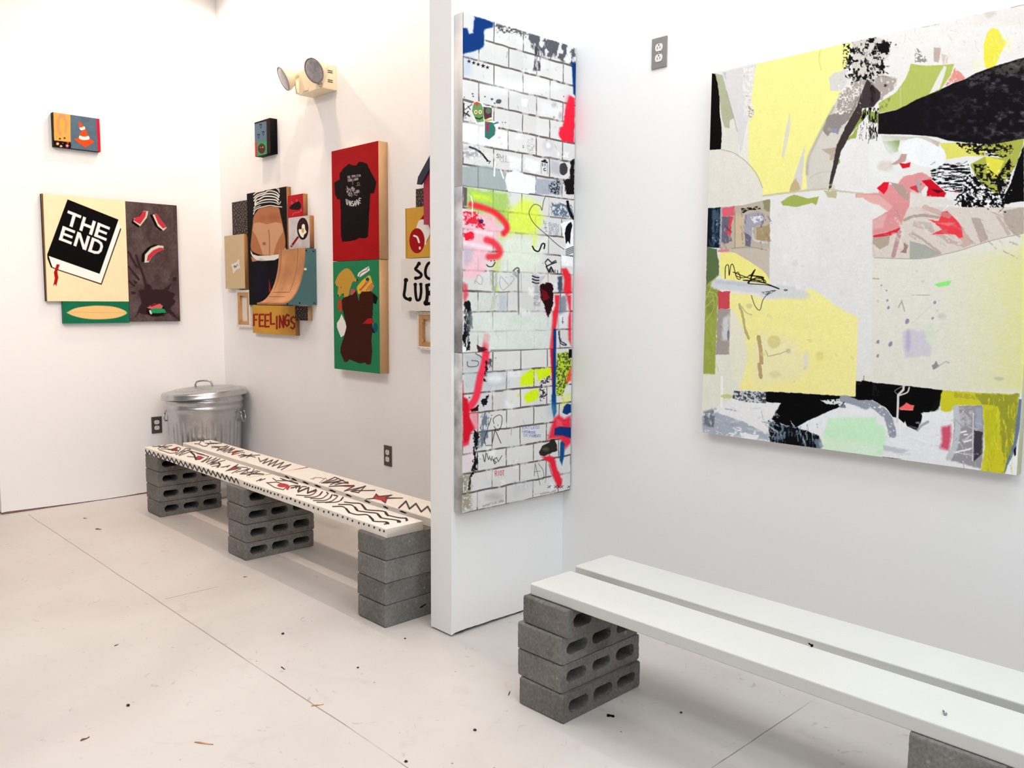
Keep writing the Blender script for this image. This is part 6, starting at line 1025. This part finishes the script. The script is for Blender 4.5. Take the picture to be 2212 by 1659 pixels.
# ------------------------------------------------------------------ emergency light
M_EL = mat('cream_enamel', (236, 220, 190), .4, 0, .04, 8); M_LENS = mat('ribbed_lamp_glass', (190, 186, 190), .2, .45, .35, 60, .5, 220); M_RIM = mat('lamp_rim', (150, 138, 136), .35, .4)
el = tag(empty('emergency_light', (-3.087, 0, 2.592)), 'cream emergency light with two round lamp heads, high on the back wall', 'emergency light')
newbox('housing', (-.128, -.095, -.070), (.132, 0, .070), M_EL, el, .004)
for z in (-.032, -.022, .020, .030): newbox('vent_slot', (.1325, -.060, z), (.1335, -.028, z+.004), M_BLACK, el)
bm = bmesh.new(); box(bm, (-.08, -.0985, -.058), (-.02, -.095, -.044), 0, .001); obj('indicator_strip', bm, M_EL, el)
def lamp_head(pos, aim, base):
    h = empty('lamp_head', pos); h.parent = el; h.rotation_euler = Vector(aim).to_track_quat('Z', 'Y').to_euler()
    bm = bmesh.new(); lathe(bm, [(0, -.088), (.022, -.088), (.027, -.082), (.030, -.062), (.045, -.050), (.064, -.030), (.0705, -.012), (.072, 0), (.070, .004), (.066, .002), (.064, -.004)], 48); obj('lamp_shell', bm, M_EL, h)
    bm = bmesh.new(); lathe(bm, [(.0655, -.002), (.0695, .003), (.0705, .0045), (.0665, .006), (.0650, .002)], 48); obj('lamp_rim', bm, M_RIM, h)
    bm = bmesh.new(); lathe(bm, [(.066, .002), (.058, .006), (.040, .010), (.020, .012), (.0, .0125)], 48); obj('lamp_lens', bm, M_LENS, h)
    bm = bmesh.new(); q = Vector(pos)-Vector(aim).normalized()*.075; b = Vector(base)
    tube(bm, [b, Vector((q.x*.5+b.x*.5, q.y*.5+b.y*.5-.02, min(q.z, b.z)-.004)), q], [.014, .011, .015], 12); obj('swivel_arm', bm, M_EL, el)
lamp_head((.140, -.150, .012), (.16, -.80, -.40), (.112, -.096, -.052))
lamp_head((-.175, -.165, .022), (-.24, -.82, -.42), (-.128, -.050, -.050))

# ------------------------------------------------------------------ reversed canvases
M_STR = mat('stretcher_pine', (200, 150, 100), .6, 0, .2, 16, .1, 80); M_STAPLE = mat('staple_steel', (150, 145, 140), .3, .8)
def reversed_canvas(x0, x1, z0, z1, label, rim=.016):
    t = tag(empty('stretched_canvas', ((x0+x1)/2, 0, z0)), label, 'canvas', 'canvases hung face to the wall'); cx = (x0+x1)/2; a, b = x0-cx, x1-cx; h = z1-z0
    newbox('canvas', (a+.002, -.006, .002), (b-.002, 0, h-.002), M_CANVAS, t)
    def bar(nm, p, q): return newbox(nm, p, q, M_STR, t, .002)
    w_ = .030
    bar('stretcher_bar', (a+rim, -.024, rim), (a+rim+w_, -.006, h-rim)); bar('stretcher_bar', (b-rim-w_, -.024, rim), (b-rim, -.006, h-rim)); bar('stretcher_bar', (a+rim+w_, -.0235, rim), (b-rim-w_, -.006, rim+w_*.8)); bar('stretcher_bar', (a+rim+w_, -.0235, h-rim-w_*.8), (b-rim-w_, -.006, h-rim))
    for z in (rim+.022, h-rim-.022-.018): newbox('corner_key', (a+rim+w_-.004, -.028, z), (a+rim+w_+.012, -.0245, z+.018), M_STR, t, .001)
    bm = bmesh.new(); 
    box(bm, (a, -.026, 0), (b, -.006, rim), 0, .003); box(bm, (a, -.026, h-rim), (b, -.006, h), 0, .003); box(bm, (a, -.026, rim), (a+rim, -.006, h-rim), 0, .003); box(bm, (b-rim, -.026, rim), (b, -.006, h-rim), 0, .003)
    obj('folded_edge', bm, M_CANVAS, t)
    bm = bmesh.new(); n = int((b-a)/.035)
    for k in range(n):
        x = a+.02+k*(b-a-.04)/max(1, n-1)
        for z in (rim*.45, h-rim*.55): newbox('staple', (x-.005, -.0268, z-.0008), (x+.005, -.0262, z+.0008), M_STAPLE, t)
    bm.free()
reversed_canvas(-4.232, -4.033, 1.138, 1.392, 'small canvas hung back to front, left of the FEELINGS sign')
reversed_canvas(-2.182, -1.900, 1.076, 1.272, 'small canvas hung back to front, below the SO LUB lettering')

# ------------------------------------------------------------------ little quarter pipe
M_TEAL = mat('teal_paint', (66, 108, 112), .5, 0, .12, 8); M_PLYW = mat('worn_plywood_deck', (196, 138, 88), .55, 0, .22, 7, .12, 40, rgb2=(158, 104, 62))
rp = tag(empty('miniature_ramp', (-3.35, 0, 1.297)), 'small wooden skate ramp with teal side panel mounted over the painting group', 'skate ramp sculpture')
xa, xb_ = -3.512+3.35, -3.206+3.35; HR = .340
curv = []
for k in range(21):
    t = k/20*PI/2; curv.append((-.238+(.238-.084)*(1-math.cos(t)), .004+.010+(HR-.014)*math.sin(t)*1.0))
# concave arc: tangent to the floor at the foot, vertical at the coping
curv = [(-.238+.154*math.sin(k/20*PI/2), .012+(HR-.012)*(1-math.cos(k/20*PI/2))) for k in range(21)]
def off(c, dd):
    out = []
    for i, p in enumerate(c):
        a = Vector(c[max(0, i-1)]); b = Vector(c[min(len(c)-1, i+1)]); t = (b-a).normalized(); out.append((p[0]+t.y*dd, p[1]-t.x*dd))
    return out
inner = off(curv, .008)
bm = bmesh.new(); prism(bm, curv+inner[::-1], 0, xa, xb_); obj('deck', bm, M_PLYW, rp)
sp_ = inner+[(-.032, HR), (-.032, .0), (-.238, .0), (-.236, .006)]
bm = bmesh.new(); prism(bm, inner+[(-.004, HR-.002), (-.004, .0), (-.238, .0)], 0, xb_-.012, xb_); obj('side_panel', bm, M_TEAL, rp)
bm = bmesh.new(); prism(bm, inner+[(-.034, HR-.002), (-.034, .0), (-.238, .0)], 0, xa, xa+.012); obj('side_panel', bm, M_PLYW, rp)
M_SEAM = mat('dark_wood_seam', (112, 72, 46), .7, 0, .2, 12)
for u0, u1, k0, k1 in ((xb_-.075, xb_-.072, 8, 20), (xa+.03, xa+.033, 9, 20), (xa+.033, xb_-.075, 8, 8), (xa+.02, xb_-.09, 6, 6)):
    bm = bmesh.new(); cc = curv[k0:k1+1] if k1 > k0 else [curv[k0], ((curv[k0][0]*.8+curv[k0+1][0]*.2), (curv[k0][1]*.8+curv[k0+1][1]*.2))]
    prism(bm, off(cc, -.0006)+off(cc, .0006)[::-1], 0, u0, u1); obj('deck_seam', bm, M_SEAM, rp)
newbox('foot_rail', (xa+.012, -.236, 0), (xb_-.012, -.222, .010), M_PLYW, rp)
for y, z in ((-.070, HR-.015), (-.022, HR-.017), (-.200, .0065), (-.120, .012), (-.020, .012)):
    bm = bmesh.new(); prism(bm, [(y+.0042*math.cos(2*PI*k/12), z+.0042*math.sin(2*PI*k/12)) for k in range(12)], 0, xb_, xb_+.002); obj('screw_head', bm, M_BLACK, rp)
newbox('sticker', (xb_, -.086, .208), (xb_+.0008, -.070, .221), M_CANVAS, rp)

# ------------------------------------------------------------------ house-shaped cutout
hs = tag(empty('house_cutout', (-1.93, -.0515, 1.705)), 'red house-shaped cutout with a dark roof, mostly hidden behind the partition', 'wall sculpture')
bm = bmesh.new(); prism(bm, [(-.118, 0), (.118, 0), (.118, .225), (0, .345), (-.118, .225)], 1, -.030, 0); obj('house_front', bm, mat('crimson_paint', (168, 34, 66), .55, 0, .08, 9), hs)
bm = bmesh.new(); prism(bm, [(-.160, .200), (-.128, .196), (0, .322), (.128, .196), (.160, .200), (.150, .235), (0, .385), (-.150, .235)], 1, -.040, -.0305); obj('roof', bm, mat('navy_paint', (26, 30, 52), .5), hs)

# ------------------------------------------------------------------ loose bits on floor and bench
def on_plane(px, py, z=0.0):
    v = CF+CR*(px-1106)/FPX-CU*(py-829.5)/FPX; t = (z-CAMP[2])/v[2]; return CAMP+v*t
M_LEAF = mat('dry_leaf', (140, 84, 62), .8, 0, .3, 30); M_STRAW = mat('splinter_wood', (205, 150, 108), .7, 0, .2, 40); M_CRUMB = mat('dark_crumb', (44, 38, 36), .8, 0, .2, 40)
def sliver(p0, p1, wd, m, name, label, cat, z=0.0, h=.002):
    a, b = on_plane(*p0, z), on_plane(*p1, z); a = Vector(a); b = Vector(b); d_ = b-a; L = d_.length; n = Vector((-d_.y, d_.x, 0)).normalized()
    bm = bmesh.new(); lo, hi = [], []
    N_ = 7; rnd = random.Random(int(p0[0]))
    for k in range(N_):
        t = k/(N_-1); w2 = wd/2*(math.sin(PI*min(.97, max(.05, t)))**.6)*(1+rnd.uniform(-.25, .25)); c = a+d_*t-Vector((a+d_/2)); c.z = 0
        lo.append((c-n*w2, c+n*w2))
    vb = [[bm.verts.new(Vector((q.x, q.y, .0002))) for q in pr] for pr in lo]; vt = [[bm.verts.new(Vector((q.x, q.y, h*(.6+.5*math.sin(k*1.1))+.0006))) for q in pr] for k, pr in enumerate(lo)]
    for k in range(N_-1):
        bm.faces.new((vt[k][0], vt[k+1][0], vt[k+1][1], vt[k][1])); bm.faces.new((vb[k][0], vb[k][1], vb[k+1][1], vb[k+1][0]))
        bm.faces.new((vb[k][0], vb[k+1][0], vt[k+1][0], vt[k][0])); bm.faces.new((vb[k][1], vt[k][1], vt[k+1][1], vb[k+1][1]))
    bm.faces.new((vb[0][0], vt[0][0], vt[0][1], vb[0][1])); bm.faces.new((vb[-1][0], vb[-1][1], vt[-1][1], vt[-1][0]))
    o = obj(name, bm, m); o.location = (a+b)/2; o.location.z = z; return tag(o, label, cat)
def crumb(p, r, label, m=None, seed=1, name='crumb', z=0.0):
    c = on_plane(*p, z); bm = bmesh.new(); bmesh.ops.create_icosphere(bm, subdivisions=2, radius=r); rnd = random.Random(seed)
    for v in bm.verts: v.co *= 1+rnd.uniform(-.25, .25); v.co.z = max(-r*.45, v.co.z*.7)
    o = obj(name, bm, m or M_CRUMB); o.location = (c[0], c[1], z+r*.45); return tag(o, label, 'crumb', 'crumbs scattered on the floor')
sliver((420, 1604), (461, 1609), .0065, M_STRAW, 'wood_splinter', 'tan wood splinter on the floor at the bottom edge of the picture', 'wood splinter', h=.003)
sliver((672, 1526), (699, 1522), .006, M_STRAW, 'wood_splinter', 'reddish wood splinter lying on the long floor joint', 'wood splinter', h=.003)
sliver((174, 1601), (193, 1593), .007, M_LEAF, 'dry_leaf', 'small curled brown leaf on the floor, bottom left', 'leaf', h=.004)
sliver((206, 1143), (219, 1144), .012, M_LEAF, 'dry_leaf', 'brown leaf fragment in front of the far block stack', 'leaf', h=.004)
sliver((180, 1120), (188, 1120), .010, M_LEAF, 'dry_leaf', 'tiny leaf scrap nearest the left wall', 'leaf', h=.003)
sliver((247, 1396), (256, 1392), .004, M_CRUMB, 'twig', 'short dark twig on the open floor at the left', 'twig')
sliver((607, 1441), (616, 1447), .004, M_CRUMB, 'twig', 'dark bit of twig left of the partition foot, above the long joint', 'twig')
sliver((1098, 1503), (1102, 1493), .003, M_CRUMB, 'twig', 'thin curved dark hair-like twig left of the white bench blocks', 'twig')
sliver((526, 1247), (534, 1246), .006, M_CRUMB, 'twig', 'dark twig in front of the middle block stack', 'twig')
crumb((277, 1525), .0055, 'black pellet alone on the floor, lower left', seed=2); crumb((611, 1370), .0055, 'dark crumb near the middle of the floor', seed=3); crumb((1026, 1578), .005, 'dark crumb below the partition, right of centre', seed=4)
crumb((877, 1646), .0045, 'dark crumb at the bottom edge near the joint', seed=5); crumb((773, 1443), .004, 'small crumb between the partition and the long joint', seed=6); crumb((875, 1380), .004, 'small crumb beside the partition foot', seed=7); crumb((1471, 1540), .004, 'small crumb right of the white bench blocks, under the bench', seed=8)
bm = bmesh.new()
for a_, b_ in (((-.012, -.006), (-.002, .006)), ((-.004, -.003), (.006, .003)), ((.003, -.008), (.012, .002))): box(bm, (a_[0], a_[1], 0), (b_[0], b_[1], .004), 0, .001)
o = obj('plastic_chip', bm, M_BLACK); c = on_plane(1319, 1547); o.location = (c[0], c[1], .0002); o.rotation_euler = (0, 0, .7); tag(o, 'broken black plastic chip on the floor in front of the white bench', 'plastic chip')
def screw(p, ang, m, label):
    c = on_plane(*p, TOP); t = tag(empty('screw', (c[0], c[1], TOP+.0042), (0, 0, ang)), label, 'screw')
    bm = bmesh.new(); lathe(bm, [(0, 0), (.0042, 0), (.0042, .001), (.002, .004), (.0022, .006), (.0016, .007), (.0022, .008), (.0016, .009), (.0022, .010), (.0016, .011), (.0022, .012), (.0016, .013), (.0020, .014), (0, .020)], 14)
    bmesh.ops.rotate(bm, verts=bm.verts, cent=(0, 0, 0), matrix=Matrix.Rotation(PI/2, 3, 'Y')); obj('screw_shank', bm, m, t)
screw((2042, 1546), 2.2, M_SCREW, 'small steel screw lying on the front white board')
screw((1754, 1398), 2.6, M_BLACK, 'small black screw on the back edge of the front white board')
